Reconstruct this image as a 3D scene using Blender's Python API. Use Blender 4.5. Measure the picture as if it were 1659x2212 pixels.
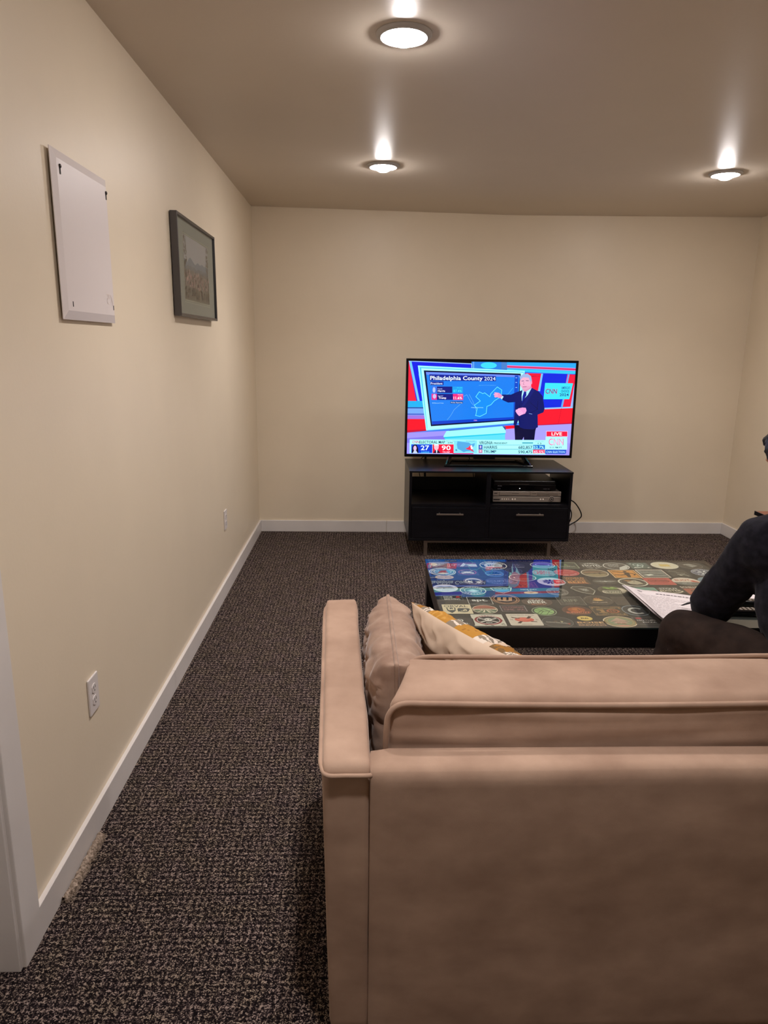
import bpy, bmesh, math, random
import numpy as np
from mathutils import Vector, Matrix, noise
for o in list(bpy.data.objects): bpy.data.objects.remove(o)
SC=bpy.context.scene; COL=SC.collection
random.seed(7)
def L(r,g,b):
    f=lambda c:(c/255/12.92) if c/255<=.04045 else ((c/255+.055)/1.055)**2.4
    return (f(r),f(g),f(b),1.)
# ---------------------------------------------------------------- camera
CAMZ=1.4761; YAW,PITCH,ROLL=.0333,.2321,.0143
def setup_camera():
    cy,sy=math.cos(YAW),math.sin(YAW)
    f=Vector((sy*math.cos(PITCH),cy*math.cos(PITCH),-math.sin(PITCH)))
    r=Vector((cy,-sy,0)); u=r.cross(f)
    r2=r*math.cos(ROLL)+u*math.sin(ROLL); u2=-r*math.sin(ROLL)+u*math.cos(ROLL)
    M=Matrix((( r2.x,u2.x,-f.x,0),(r2.y,u2.y,-f.y,0),(r2.z,u2.z,-f.z,CAMZ),(0,0,0,1)))
    cd=bpy.data.cameras.new('camera'); cd.sensor_fit='VERTICAL'; cd.sensor_height=36; cd.lens=1532.74/2212*36
    cd.clip_start=.02
    co=bpy.data.objects.new('camera',cd); co.matrix_world=M; COL.objects.link(co); SC.camera=co
setup_camera()
# ---------------------------------------------------------------- light and exposure
W=bpy.data.worlds.new('world'); SC.world=W; W.use_nodes=True
W.node_tree.nodes['Background'].inputs[0].default_value=(1,.9,.8,1); W.node_tree.nodes['Background'].inputs[1].default_value=.02
SC.view_settings.view_transform='Standard'; SC.view_settings.look='None'; SC.view_settings.gamma=1
SC.view_settings.exposure=.14; SC.view_settings.use_curve_mapping=False
LAMP_COLOR=(1.,.93,.915,1); LAMP_STRENGTH=250; BEAM_WATTS=58
SCREEN_STRENGTH=1.15
# room
XL,XR,YB,CH=-.813,2.964,5.554,2.44; YN=-1.6
# ---------------------------------------------------------------- helpers
def tag(o,label=None,cat=None,group=None,kind=None):
    if label:o['label']=label
    if cat:o['category']=cat
    if group:o['group']=group
    if kind:o['kind']=kind
    return o
def empty(name,loc=(0,0,0),rz=0,label=None,cat=None,group=None):
    o=bpy.data.objects.new(name,None); o.location=loc; o.rotation_euler=(0,0,rz); o.empty_display_size=.1
    COL.objects.link(o); return tag(o,label,cat,group)
def link(name,me,mats,parent=None,smooth=False,loc=None):
    o=bpy.data.objects.new(name,me); COL.objects.link(o)
    for m in (mats if isinstance(mats,(list,tuple)) else [mats]): me.materials.append(m)
    if smooth:
        for p in me.polygons:p.use_smooth=True
    if parent: o.parent=parent
    if loc: o.location=loc
    return o
def obj(name,bm,mats,parent=None,smooth=False,loc=None):
    me=bpy.data.meshes.new(name); bmesh.ops.recalc_face_normals(bm,faces=bm.faces); bm.to_mesh(me); bm.free()
    return link(name,me,mats,parent,smooth,loc)
def box(bm,x0,y0,z0,x1,y1,z1,bev=0,mi=0,seg=2):
    t=bmesh.new(); bmesh.ops.create_cube(t,size=1)
    for v in t.verts: v.co=Vector(((x0+x1)/2+v.co.x*(x1-x0),(y0+y1)/2+v.co.y*(y1-y0),(z0+z1)/2+v.co.z*(z1-z0)))
    if bev: bmesh.ops.bevel(t,geom=t.edges[:],offset=bev,segments=seg,profile=.5,affect='EDGES')
    for f in t.faces:f.material_index=mi
    me=bpy.data.meshes.new('t'); t.to_mesh(me); t.free(); bm.from_mesh(me); bpy.data.meshes.remove(me); return bm
def nb(): return bmesh.new()
def bx(*a,**k): return box(nb(),*a,**k)
def tube(bm,pts,r,n=8,closed=False,mi=0,caps=True):
    pts=[Vector(p) for p in pts]; rs=r if isinstance(r,(list,tuple)) else [r]*len(pts)
    rings=[]; N=len(pts); up=None
    for i,p in enumerate(pts):
        if closed: d=pts[(i+1)%N]-pts[i-1]
        else: d=pts[min(i+1,N-1)]-pts[max(i-1,0)]
        d.normalize()
        if up is None:
            up=Vector((0,0,1)) if abs(d.z)<.9 else Vector((1,0,0))
        s=d.cross(up)
        if s.length<1e-6: s=d.orthogonal()
        s.normalize(); up=s.cross(d).normalized()
        rings.append([bm.verts.new(p+(s*math.cos(2*math.pi*k/n)+up*math.sin(2*math.pi*k/n))*rs[i]) for k in range(n)])
    for i in range(N if closed else N-1):
        a,b=rings[i],rings[(i+1)%N]
        for k in range(n):
            f=bm.faces.new((a[k],a[(k+1)%n],b[(k+1)%n],b[k])); f.material_index=mi
    if not closed and caps:
        for rg in (rings[0],rings[-1]):
            f=bm.faces.new(rg); f.material_index=mi
    return bm
def spline(P,n=8,closed=False):
    P=[Vector(p) for p in P]; out=[]; N=len(P)
    for i in range(N if closed else N-1):
        if closed: a,b,c,d=P[i-1],P[i],P[(i+1)%N],P[(i+2)%N]
        else: a,b,c,d=P[max(i-1,0)],P[i],P[i+1],P[min(i+2,N-1)]
        for k in range(n):
            t=k/n; out.append(.5*((2*b)+(c-a)*t+(2*a-5*b+4*c-d)*t*t+(-a+3*b-3*c+d)*t**3))
    if not closed: out.append(P[-1])
    return out
def lathe(bm,prof,n=48,c=(0,0,0),mi=0):
    rings=[]
    for r,z in prof:
        rings.append([bm.verts.new((c[0]+max(r,1e-5)*math.cos(2*math.pi*k/n),c[1]+max(r,1e-5)*math.sin(2*math.pi*k/n),c[2]+z)) for k in range(n)])
    for a,b in zip(rings,rings[1:]):
        for k in range(n):
            f=bm.faces.new((a[k],a[(k+1)%n],b[(k+1)%n],b[k])); f.material_index=mi; f.smooth=True
    return bm
def softbox(x0,y0,z0,x1,y1,z1,r=.03,n=14,puff=0,ns=0,nsc=6,seed=0,fn=None):
    """rounded upholstery block"""
    bm=nb(); bmesh.ops.create_cube(bm,size=2); bmesh.ops.subdivide_edges(bm,edges=bm.edges[:],cuts=n,use_grid_fill=True)
    c=Vector(((x0+x1)/2,(y0+y1)/2,(z0+z1)/2)); h=Vector(((x1-x0)/2,(y1-y0)/2,(z1-z0)/2))
    for v in bm.verts:
        q=v.co.copy()
        # concentrate loops toward the edges
        q=Vector([math.copysign(abs(a)**.6,a) if abs(a)>1e-6 else 0 for a in q])
        p=Vector([q[i]*h[i] for i in range(3)]); inn=Vector([max(-(h[i]-r),min(h[i]-r,p[i])) for i in range(3)])
        d=p-inn
        if d.length>1e-7: p=inn+d.normalized()*r if d.length>r*.0 and max(abs(q[i]) for i in range(3))>.999 else p
        if puff:
            for i in range(3):
                j,k=(i+1)%3,(i+2)%3
                p[i]+=math.copysign(puff,q[i])*abs(q[i])**4*(1-q[j]**2)*(1-q[k]**2) if abs(q[i])>.2 else 0
        p+=c
        if ns:
            nv=noise.noise_vector(Vector((p.x*nsc+seed,p.y*nsc,p.z*nsc))); p+=nv*ns
        if fn: p=fn(p,q)
        v.co=p
    return bm
def bake(o,drop=True):
    """apply modifiers of o into a plain mesh"""
    bpy.context.view_layer.update(); dg=bpy.context.evaluated_depsgraph_get()
    me=bpy.data.meshes.new_from_object(o.evaluated_get(dg)); old=o.data; o.modifiers.clear(); o.data=me
    return o
# ---------------------------------------------------------------- materials
def mat(name,col,rough=.5,metal=0,spec=.5,coat=0,sheen=0,emit=None,es=0):
    m=bpy.data.materials.new(name); m.use_nodes=True; b=m.node_tree.nodes['Principled BSDF']
    b.inputs['Base Color'].default_value=col if len(col)==4 else (*col,1)
    b.inputs['Roughness'].default_value=rough; b.inputs['Metallic'].default_value=metal
    b.inputs['Specular IOR Level'].default_value=spec; b.inputs['Coat Weight'].default_value=coat
    b.inputs['Coat Roughness'].default_value=.05
    b.inputs['Sheen Weight'].default_value=sheen; b.inputs['Sheen Roughness'].default_value=.4
    if emit: b.inputs['Emission Color'].default_value=emit; b.inputs['Emission Strength'].default_value=es
    return m
def nd(m,t,**k):
    n=m.node_tree.nodes.new(t)
    for a,b in k.items():
        if a.startswith('i_'): n.inputs[int(a[2:]) if a[2:].isdigit() else a[2:].replace('_',' ')].default_value=b
        else: setattr(n,a,b)
    return n
def lk(m,a,b): m.node_tree.links.new(a,b)
def noisy(m,c1,c2,scale,detail=3,lo=.35,hi=.65,bump=0,bscale=None,coord='Object',vscale=(1,1,1),bdist=.002):
    b=m.node_tree.nodes['Principled BSDF']
    tc=nd(m,'ShaderNodeTexCoord'); mp=nd(m,'ShaderNodeMapping'); mp.inputs['Scale'].default_value=vscale
    lk(m,tc.outputs[coord],mp.inputs[0])
    n=nd(m,'ShaderNodeTexNoise'); n.inputs['Scale'].default_value=scale; n.inputs['Detail'].default_value=detail
    lk(m,mp.outputs[0],n.inputs['Vector'])
    r=nd(m,'ShaderNodeValToRGB'); r.color_ramp.elements[0].position=lo; r.color_ramp.elements[1].position=hi
    r.color_ramp.elements[0].color=c1; r.color_ramp.elements[1].color=c2
    lk(m,n.outputs[0],r.inputs[0]); lk(m,r.outputs[0],b.inputs['Base Color'])
    if bump:
        n2=nd(m,'ShaderNodeTexNoise'); n2.inputs['Scale'].default_value=bscale or scale*4; n2.inputs['Detail'].default_value=2
        lk(m,mp.outputs[0],n2.inputs['Vector'])
        bp=nd(m,'ShaderNodeBump'); bp.inputs['Strength'].default_value=bump; bp.inputs['Distance'].default_value=bdist
        lk(m,n2.outputs[0],bp.inputs['Height']); lk(m,bp.outputs[0],b.inputs['Normal'])
    return m
def s(c,k): return (c[0]*k,c[1]*k,c[2]*k,1)
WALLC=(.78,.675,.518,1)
M={}
M['wall']=noisy(mat('wall_paint',WALLC,.42,spec=.35),s(WALLC,.985),s(WALLC,1.015),3,bump=.12,bscale=90)
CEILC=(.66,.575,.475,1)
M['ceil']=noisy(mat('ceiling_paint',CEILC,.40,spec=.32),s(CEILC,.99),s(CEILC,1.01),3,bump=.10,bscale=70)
M['trim']=noisy(mat('trim_paint',(.74,.70,.67,1),.35),(.72,.68,.65,1),(.76,.72,.69,1),5,bump=.05,bscale=60)
M['door']=mat('door_paint',(.72,.68,.64,1),.4)
def carpet():
    m=mat('carpet',(.05,.04,.035,1),.95,spec=.1); b=m.node_tree.nodes['Principled BSDF']
    tc=nd(m,'ShaderNodeTexCoord'); v=nd(m,'ShaderNodeTexVoronoi'); v.inputs['Scale'].default_value=360; v.inputs['Randomness'].default_value=.85
    nz=nd(m,'ShaderNodeTexNoise'); nz.inputs['Scale'].default_value=330; nz.inputs['Detail'].default_value=2
    mx=nd(m,'ShaderNodeMix',data_type='VECTOR'); mx.inputs[0].default_value=.0026
    lk(m,nz.outputs['Color'],mx.inputs[5]); lk(m,tc.outputs['Object'],mx.inputs[4]); lk(m,mx.outputs[1],v.inputs['Vector'])
    sp=nd(m,'ShaderNodeSeparateColor'); lk(m,v.outputs['Color'],sp.inputs[0])
    # clusters
    n2=nd(m,'ShaderNodeTexNoise'); n2.inputs['Scale'].default_value=130; n2.inputs['Detail'].default_value=1
    lk(m,tc.outputs['Object'],n2.inputs['Vector'])
    ad=nd(m,'ShaderNodeMath',operation='MULTIPLY_ADD'); lk(m,n2.outputs[0],ad.inputs[0]); ad.inputs[1].default_value=1.3; ad.inputs[2].default_value=-.65
    sm=nd(m,'ShaderNodeMath',operation='ADD'); lk(m,ad.outputs[0],sm.inputs[0]); lk(m,sp.outputs[0],sm.inputs[1])
    # faint tufting rows
    sx=nd(m,'ShaderNodeSeparateXYZ'); lk(m,tc.outputs['Object'],sx.inputs[0])
    def row(out,f,a):
        q=nd(m,'ShaderNodeMath',operation='MULTIPLY'); lk(m,out,q.inputs[0]); q.inputs[1].default_value=f
        q2=nd(m,'ShaderNodeMath',operation='SINE'); lk(m,q.outputs[0],q2.inputs[0])
        q3=nd(m,'ShaderNodeMath',operation='MULTIPLY'); lk(m,q2.outputs[0],q3.inputs[0]); q3.inputs[1].default_value=a; return q3.outputs[0]
    a1=nd(m,'ShaderNodeMath',operation='ADD'); lk(m,row(sx.outputs[0],330,.09),a1.inputs[0]); lk(m,row(sx.outputs[1],300,.11),a1.inputs[1])
    a2=nd(m,'ShaderNodeMath',operation='ADD'); lk(m,a1.outputs[0],a2.inputs[0]); lk(m,sm.outputs[0],a2.inputs[1])
    r=nd(m,'ShaderNodeValToRGB'); e=r.color_ramp.elements
    e[0].position=.20; e[0].color=L(24,18,21); e[1].position=.96; e[1].color=L(180,162,150)
    for p,c in ((.42,L(42,34,36)),(.60,L(72,61,60)),(.78,L(116,102,95))): k=e.new(p); k.color=c
    lk(m,a2.outputs[0],r.inputs[0])
    hn=nd(m,'ShaderNodeTexNoise'); hn.inputs['Scale'].default_value=14; hn.inputs['Detail'].default_value=3; lk(m,tc.outputs['Object'],hn.inputs['Vector'])
    hr=nd(m,'ShaderNodeValToRGB'); hr.color_ramp.elements[0].position=.38; hr.color_ramp.elements[1].position=.62; hr.color_ramp.elements[0].color=(1.,.965,1.,1); hr.color_ramp.elements[1].color=(1.,.99,.90,1); lk(m,hn.outputs[0],hr.inputs[0])
    hm=nd(m,'ShaderNodeMix',data_type='RGBA',blend_type='MULTIPLY'); hm.inputs[0].default_value=1; lk(m,r.outputs[0],hm.inputs[6]); lk(m,hr.outputs[0],hm.inputs[7])
    # tile seam
    sb=nd(m,'ShaderNodeMath',operation='SUBTRACT'); lk(m,sx.outputs[1],sb.inputs[0]); sb.inputs[1].default_value=1.665
    ab=nd(m,'ShaderNodeMath',operation='ABSOLUTE'); lk(m,sb.outputs[0],ab.inputs[0])
    lt=nd(m,'ShaderNodeMath',operation='LESS_THAN'); lk(m,ab.outputs[0],lt.inputs[0]); lt.inputs[1].default_value=.0016
    mc=nd(m,'ShaderNodeMix',data_type='RGBA'); lk(m,lt.outputs[0],mc.inputs[0]); lk(m,hm.outputs[2],mc.inputs[6]); mc.inputs[7].default_value=L(16,12,12)
    lk(m,mc.outputs[2],b.inputs['Base Color'])
    bp=nd(m,'ShaderNodeBump'); bp.inputs['Strength'].default_value=.9; bp.inputs['Distance'].default_value=.004
    iv=nd(m,'ShaderNodeMath',operation='MULTIPLY_ADD'); lk(m,v.outputs['Distance'],iv.inputs[0]); iv.inputs[1].default_value=-1.2; lk(m,a2.outputs[0],iv.inputs[2])
    lk(m,iv.outputs[0],bp.inputs['Height']); lk(m,bp.outputs[0],b.inputs['Normal'])
    return m
M['carpet']=carpet()
VEL=L(178,150,134)
M['velvet']=noisy(mat('velvet',VEL,.95,spec=.06,sheen=.25),L(150,122,104),L(192,163,142),8,detail=14,lo=.18,hi=.82,bump=.22,bscale=650,vscale=(1,1,1.6),bdist=.0008)
M['velvet'].node_tree.nodes['Principled BSDF'].inputs['Sheen Tint'].default_value=(1,.86,.74,1)
M['velvet_pillow']=noisy(mat('pillow_velvet',VEL,.95,spec=.05,sheen=.2),L(140,113,97),L(174,148,130),12,detail=12,bump=.22,bscale=650,bdist=.0008)
M['linen']=noisy(mat('linen',L(214,190,166),.9,spec=.1),L(205,180,156),L(224,202,180),30,bump=.4,bscale=600,bdist=.001)
M['black_wood']=noisy(mat('black_wood',L(9,9,14),.32,spec=.35),L(7,7,12),L(13,13,19),4,detail=5,bump=.1,bscale=60,vscale=(1,12,12))
M['black_lacquer']=mat('black_lacquer',L(10,10,13),.3)
M['black_plastic']=mat('black_plastic',L(9,9,12),.3)
M['gloss_black']=mat('gloss_black',L(6,6,9),.08)
M['cable']=mat('cable_rubber',L(10,9,9),.5)
M['steel']=mat('brushed_steel',L(150,138,128),.38,metal=.9)
M['silver']=mat('silver_plastic',L(196,186,176),.35,metal=.6)
M['silver2']=mat('silver_panel',L(168,158,148),.4,metal=.6)
M['knob_dark']=mat('dark_knob',L(40,38,38),.3)
M['white_dot']=mat('pale_button',L(240,228,214),.3)
M['white_plastic']=mat('white_plastic',(.72,.67,.65,1),.3)
M['plate']=mat('plate_paint',(.73,.665,.65,1),.4)
M['slot']=mat('dark_slot',L(28,24,22),.7)
M['screw']=mat('screw_metal',L(70,66,66),.3,metal=.9)
M['frame']=mat('pewter_frame',L(92,90,92),.32,metal=.85)
M['matboard']=mat('grey_mat_board',L(136,134,128),.7)
M['mat_line']=mat('mat_line',L(172,160,138),.6)
M['trimring']=mat('lamp_ring',(.5,.48,.46,1),.5)
M['can']=mat('lamp_can',(.85,.83,.8,1),.25)
M['bulb']=mat('lit_bulb',(1,1,1,1),.5,emit=LAMP_COLOR,es=LAMP_STRENGTH)
M['sweater']=noisy(mat('charcoal_knit',L(34,34,42),.95,spec=.08,sheen=.08),L(20,20,26),L(33,32,40),40,detail=4,bump=.5,bscale=500,bdist=.001)
M['trousers']=noisy(mat('dark_brown_cotton',L(44,34,30),.9,spec=.15),L(38,29,26),L(50,39,34),20,bump=.4,bscale=700,bdist=.001)
M['skin']=mat('skin',L(205,150,122),.55); M['skin'].node_tree.nodes['Principled BSDF'].inputs['Subsurface Weight'].default_value=.0
M['hair']=noisy(mat('black_hair',L(20,18,24),.45),L(14,12,16),L(32,29,38),60,vscale=(1,1,.15))
M['shoe']=mat('dark_shoe',L(30,28,28),.6)
M['paper']=mat('paper',L(214,206,206),.7); M['ink']=mat('paper_ink',L(96,88,92),.7)
M['brownboard']=mat('brown_board',L(120,70,48),.45)
M['sole']=mat('shoe_sole',L(200,196,190),.6)
def attr_mat(name,emit=0,rough=.5,sat=1,val=1):
    m=mat(name,(1,1,1,1),rough); b=m.node_tree.nodes['Principled BSDF']
    a=nd(m,'ShaderNodeVertexColor'); a.layer_name='Col'
    if emit:
        b.inputs['Base Color'].default_value=(.002,.002,.003,1); b.inputs['Roughness'].default_value=.12
        b.inputs['Emission Strength'].default_value=emit; lk(m,a.outputs[0],b.inputs['Emission Color'])
    else:
        hs=nd(m,'ShaderNodeHueSaturation'); hs.inputs['Saturation'].default_value=sat; hs.inputs['Value'].default_value=val; lk(m,a.outputs[0],hs.inputs['Color']); lk(m,hs.outputs[0],b.inputs['Base Color'])
    return m
M['screen']=attr_mat('lit_screen',SCREEN_STRENGTH)
M['print']=attr_mat('printed_vinyl',0,.45)
M['woven']=attr_mat('woven_wool',0,.9); M['sticker']=attr_mat('sticker_vinyl',0,.5,1.0,.95)
def glass_pane(name,ior):
    m=bpy.data.materials.new(name); m.use_nodes=True; nt=m.node_tree; nt.nodes.clear()
    out=nd(m,'ShaderNodeOutputMaterial'); mix=nd(m,'ShaderNodeMixShader'); tr=nd(m,'ShaderNodeBsdfTransparent'); gl=nd(m,'ShaderNodeBsdfGlossy')
    tr.inputs[0].default_value=(.93,.96,.94,1); gl.inputs['Roughness'].default_value=.0
    fr=nd(m,'ShaderNodeFresnel'); fr.inputs[0].default_value=ior; g=nd(m,'ShaderNodeNewGeometry')
    iv=nd(m,'ShaderNodeMath',operation='SUBTRACT'); iv.inputs[0].default_value=1; lk(m,g.outputs['Backfacing'],iv.inputs[1])
    mu=nd(m,'ShaderNodeMath',operation='MULTIPLY'); lk(m,fr.outputs[0],mu.inputs[0]); lk(m,iv.outputs[0],mu.inputs[1])
    lk(m,mu.outputs[0],mix.inputs[0]); lk(m,tr.outputs[0],mix.inputs[1]); lk(m,gl.outputs[0],mix.inputs[2]); lk(m,mix.outputs[0],out.inputs[0])
    return m
M['glass']=glass_pane('glass_pane',1.95); M['picture_glass']=glass_pane('picture_glass',1.4); M['glass_edge']=mat('glass_edge',L(38,52,52),.1)
# ---------------------------------------------------------------- flat artwork
_tc={}
def glyphs(sr,bold):
    bold=min(bold,.016); k=(sr,bold)
    if k in _tc: return _tc[k]
    cu=bpy.data.curves.new('t','FONT'); cu.body=sr; cu.size=1; cu.resolution_u=2; cu.offset=bold
    o=bpy.data.objects.new('t',cu); COL.objects.link(o); bpy.context.view_layer.update()
    me=bpy.data.meshes.new_from_object(o.evaluated_get(bpy.context.evaluated_depsgraph_get()))
    V=[(v.co.x,v.co.y) for v in me.vertices]; F=[list(p.vertices) for p in me.polygons]
    bpy.data.objects.remove(o); bpy.data.curves.remove(cu); bpy.data.meshes.remove(me)
    x0=min([v[0] for v in V] or [0]); x1=max([v[0] for v in V] or [1])
    _tc[k]=(V,F,x0,x1); return _tc[k]
class Art:
    """flat graphics, y grows downward; each op lies one hair above the last"""
    def __init__(a): a.f=[]; a.n=0
    def add(a,pts,col,keep=False):
        if not keep: a.n+=1
        a.f.append((pts,col if len(col)==4 else L(*col),a.n))
    def r(a,x0,y0,x1,y1,c): a.add([(x0,y0),(x1,y0),(x1,y1),(x0,y1)],c)
    def rr(a,x0,y0,x1,y1,q,c):
        p=[]
        for cx,cy,t in ((x1-q,y0+q,-90),(x1-q,y1-q,0),(x0+q,y1-q,90),(x0+q,y0+q,180)):
            for k in range(5): an=math.radians(t+k*22.5); p.append((cx+q*math.cos(an),cy+q*math.sin(an)))
        a.add(p,c)
    def e(a,cx,cy,rx,ry,c,n=28,t0=0,t1=360):
        a.add([(cx+rx*math.cos(math.radians(t0+(t1-t0)*k/n)),cy+ry*math.sin(math.radians(t0+(t1-t0)*k/n))) for k in range(n if t1-t0==360 else n+1)],c)
    def ring(a,cx,cy,rx,ry,w,c,n=32,t0=0,t1=360):
        a.n+=1
        for k in range(n):
            u,v=[math.radians(t0+(t1-t0)*j/n) for j in (k,k+1)]
            a.add([(cx+rx*math.cos(u),cy+ry*math.sin(u)),(cx+rx*math.cos(v),cy+ry*math.sin(v)),(cx+(rx-w)*math.cos(v),cy+(ry-w)*math.sin(v)),(cx+(rx-w)*math.cos(u),cy+(ry-w)*math.sin(u))],c,True)
    def ln(a,pts,w,c):
        a.n+=1
        for (x0,y0),(x1,y1) in zip(pts,pts[1:]):
            dx,dy=x1-x0,y1-y0; l=math.hypot(dx,dy) or 1; nx,ny=-dy/l*w/2,dx/l*w/2; ex,ey=dx/l*w*.3,dy/l*w*.3
            a.add([(x0+nx-ex,y0+ny-ey),(x1+nx+ex,y1+ny+ey),(x1-nx+ex,y1-ny+ey),(x0-nx-ex,y0-ny-ey)],c,True)
    def fr(a,x0,y0,x1,y1,w,c): a.ln([(x0,y0),(x1,y0),(x1,y1),(x0,y1),(x0,y0)],w,c)
    def t(a,sr,cx,cy,h,w,c,bold=.012,rot=0,shear=0):
        """centre (cx,cy), cap height h, total width w"""
        V,F,x0,x1=glyphs(sr,bold); a.n+=1; sx=w/(x1-x0); sy=h/.70; xm=(x0+x1)/2; co,si=math.cos(rot),math.sin(rot); P=[]
        for x,y in V:
            X=(x-xm)*sx; Y=-(y-.35)*sy; X+=shear*-Y; P.append((cx+X*co-Y*si,cy+X*si+Y*co))
        cl=c if len(c)==4 else L(*c)
        for f in F: a.f.append(([P[i] for i in f],cl,a.n))
    def arc(a,sr,cx,cy,rx,ry,h,c,t0,t1,bold=.015):
        n=len(sr)
        for i,ch in enumerate(sr):
            if ch==' ':continue
            t=math.radians(t0+(t1-t0)*(i+.5)/n); x=cx+rx*math.cos(t); y=cy+ry*math.sin(t)
            d=1 if t1>t0 else -1; a.t(ch,x,y,h,h*.75 if ch not in 'I.' else h*.25,c,bold,rot=t+d*math.pi/2); a.n-=1
        a.n+=1
    def build(a,name,mt,parent,fn,dz):
        bm=nb(); cl=bm.loops.layers.float_color.new('Col')
        for pts,c,n in a.f:
            try: f=bm.faces.new([bm.verts.new(fn(x,y,n*dz)) for x,y in pts])
            except ValueError: continue
            for l in f.loops: l[cl]=c
        me=bpy.data.meshes.new(name); bm.to_mesh(me); bm.free()
        return link(name,me,mt,parent)
# ================================================================ ROOM
def structure(name,bm,mt,smooth=False):
    o=obj(name,bm,mt,smooth=smooth); o['kind']='structure'; return o
structure('floor',bx(XL-.3,YN-.1,-.1,XR+.1,YB+.1,0),M['carpet'])
def ceiling():
    bm=nb(); holes=LAMPS
    nx,ny=38,72; xs=[XL-.1+(XR-XL+.2)*i/nx for i in range(nx+1)]; ys=[YN-.1+(YB-YN+.2)*i/ny for i in range(ny+1)]
    def dip(x,y):
        t=max(0,1-abs(x-1.13)/(1.95 if x<1.13 else 2.4)); return .026*t*max(0,min(1,(y-3.2)/2.2))**2
    return bm,dip,xs,ys
LAMPS=[(.127,2.549),(.110,4.251),(2.034,4.255),(2.04,2.55),(.12,.85)]
bm,dip,xs,ys=ceiling()
vv=[[bm.verts.new((x,y,CH-dip(x,y))) for y in ys] for x in xs]
for i in range(len(xs)-1):
    for j in range(len(ys)-1):
        bm.faces.new((vv[i][j],vv[i+1][j],vv[i+1][j+1],vv[i][j+1]))
ext=bmesh.ops.extrude_face_region(bm,geom=bm.faces[:])
for g in ext['geom']:
    if isinstance(g,bmesh.types.BMVert): g.co.z=CH+.12
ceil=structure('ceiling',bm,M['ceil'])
# round openings for the lamp cans
cut=nb()
for x,y in LAMPS: bmesh.ops.create_cone(cut,cap_ends=True,segments=48,radius1=.074,radius2=.074,depth=.5,matrix=Matrix.Translation((x,y,CH+.02)))
cme=bpy.data.meshes.new('c'); cut.to_mesh(cme); cut.free(); co=bpy.data.objects.new('c',cme); COL.objects.link(co)
md=ceil.modifiers.new('b','BOOLEAN'); md.object=co; md.operation='DIFFERENCE'; md.solver='EXACT'
bake(ceil); bpy.data.objects.remove(co)
structure('wall_back',bx(XL-.1,YB,0,XR+.1,YB+.1,CH+.05),M['wall'])
structure('wall_right',bx(XR,YN-.1,0,XR+.1,YB+.1,CH+.05),M['wall'])
structure('wall_near',bx(XL-.2,YN-.1,0,XR+.1,YN,CH+.05),M['wall'])
DY0,DY1,DZ=.62,1.443,2.04
b=bx(XL-.12,DY1,0,XL,YB+.1,CH+.05); box(b,XL-.12,YN-.1,0,XL,DY0,CH+.05); box(b,XL-.12,DY0,DZ,XL,DY1,CH+.05)
structure('wall_left',b,M['wall'])
# door casing + jamb
b=nb()
for z0,z1,y0,y1 in ((0,DZ+.09,DY1-.006,DY1+.083),(0,DZ+.09,DY0-.083,DY0+.006)): box(b,XL,y0,z0,XL+.016,y1,z1,.003)
box(b,XL,DY0-.083,DZ-.004,XL+.0155,DY1+.083,DZ+.085,.003)
structure('trim_1',b,M['trim'])
b=nb()
box(b,XL-.13,DY1-.018,0,XL+.006,DY1,DZ,.002); box(b,XL-.13,DY0,0,XL+.006,DY0+.018,DZ,.002); box(b,XL-.13,DY0+.018,DZ-.018,XL+.006,DY1-.018,DZ,.002)
box(b,XL-.085,DY1-.031,0,XL-.042,DY1-.018,DZ-.018,.002); box(b,XL-.085,DY0+.018,0,XL-.042,DY0+.031,DZ-.018,.002)
structure('trim_2',b,M['trim'])
dr=empty('unseen_door',(XL-.105,(DY0+DY1)/2,0)); dr['kind']='structure'  # closed leaf added out of view so the doorway leaks no light
b=nb(); hw=(DY1-DY0)/2-.02; box(b,-.018,-hw,.008,.018,hw,DZ-.022,.002)
for z0,z1 in ((.22,.95),(1.12,1.85)): box(b,.016,-hw+.12,z0,.024,hw-.12,z1,.006)
obj('door_panel',b,M['door'],dr)
b=nb(); tube(b,[(.018,-hw+.07,1.),(.05,-hw+.07,1.)],.01); bmesh.ops.create_uvsphere(b,u_segments=20,v_segments=12,radius=.027,matrix=Matrix.Translation((.068,-hw+.07,1.)))
obj('door_knob',b,M['steel'],dr,True)
# baseboards
def bb(name,x0,y0,x1,y1): structure(name,bx(x0,y0,0,x1,y1,.0916,.0015,seg=1),M['trim'])
bb('baseboard_left',XL,DY1+.083,XL+.0141,2.85)
bb('baseboard_left_far',XL,2.853,XL+.0146,YB)
bb('baseboard_back',XL+.0148,YB-.0141,.205,YB)
bb('baseboard_back_right',.208,YB-.0145,XR-.0145,YB)
bb('baseboard_right',XR-.0141,YN,XR,YB)
bb('baseboard_left_near',XL,YN,XL+.0141,DY0-.083)
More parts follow.
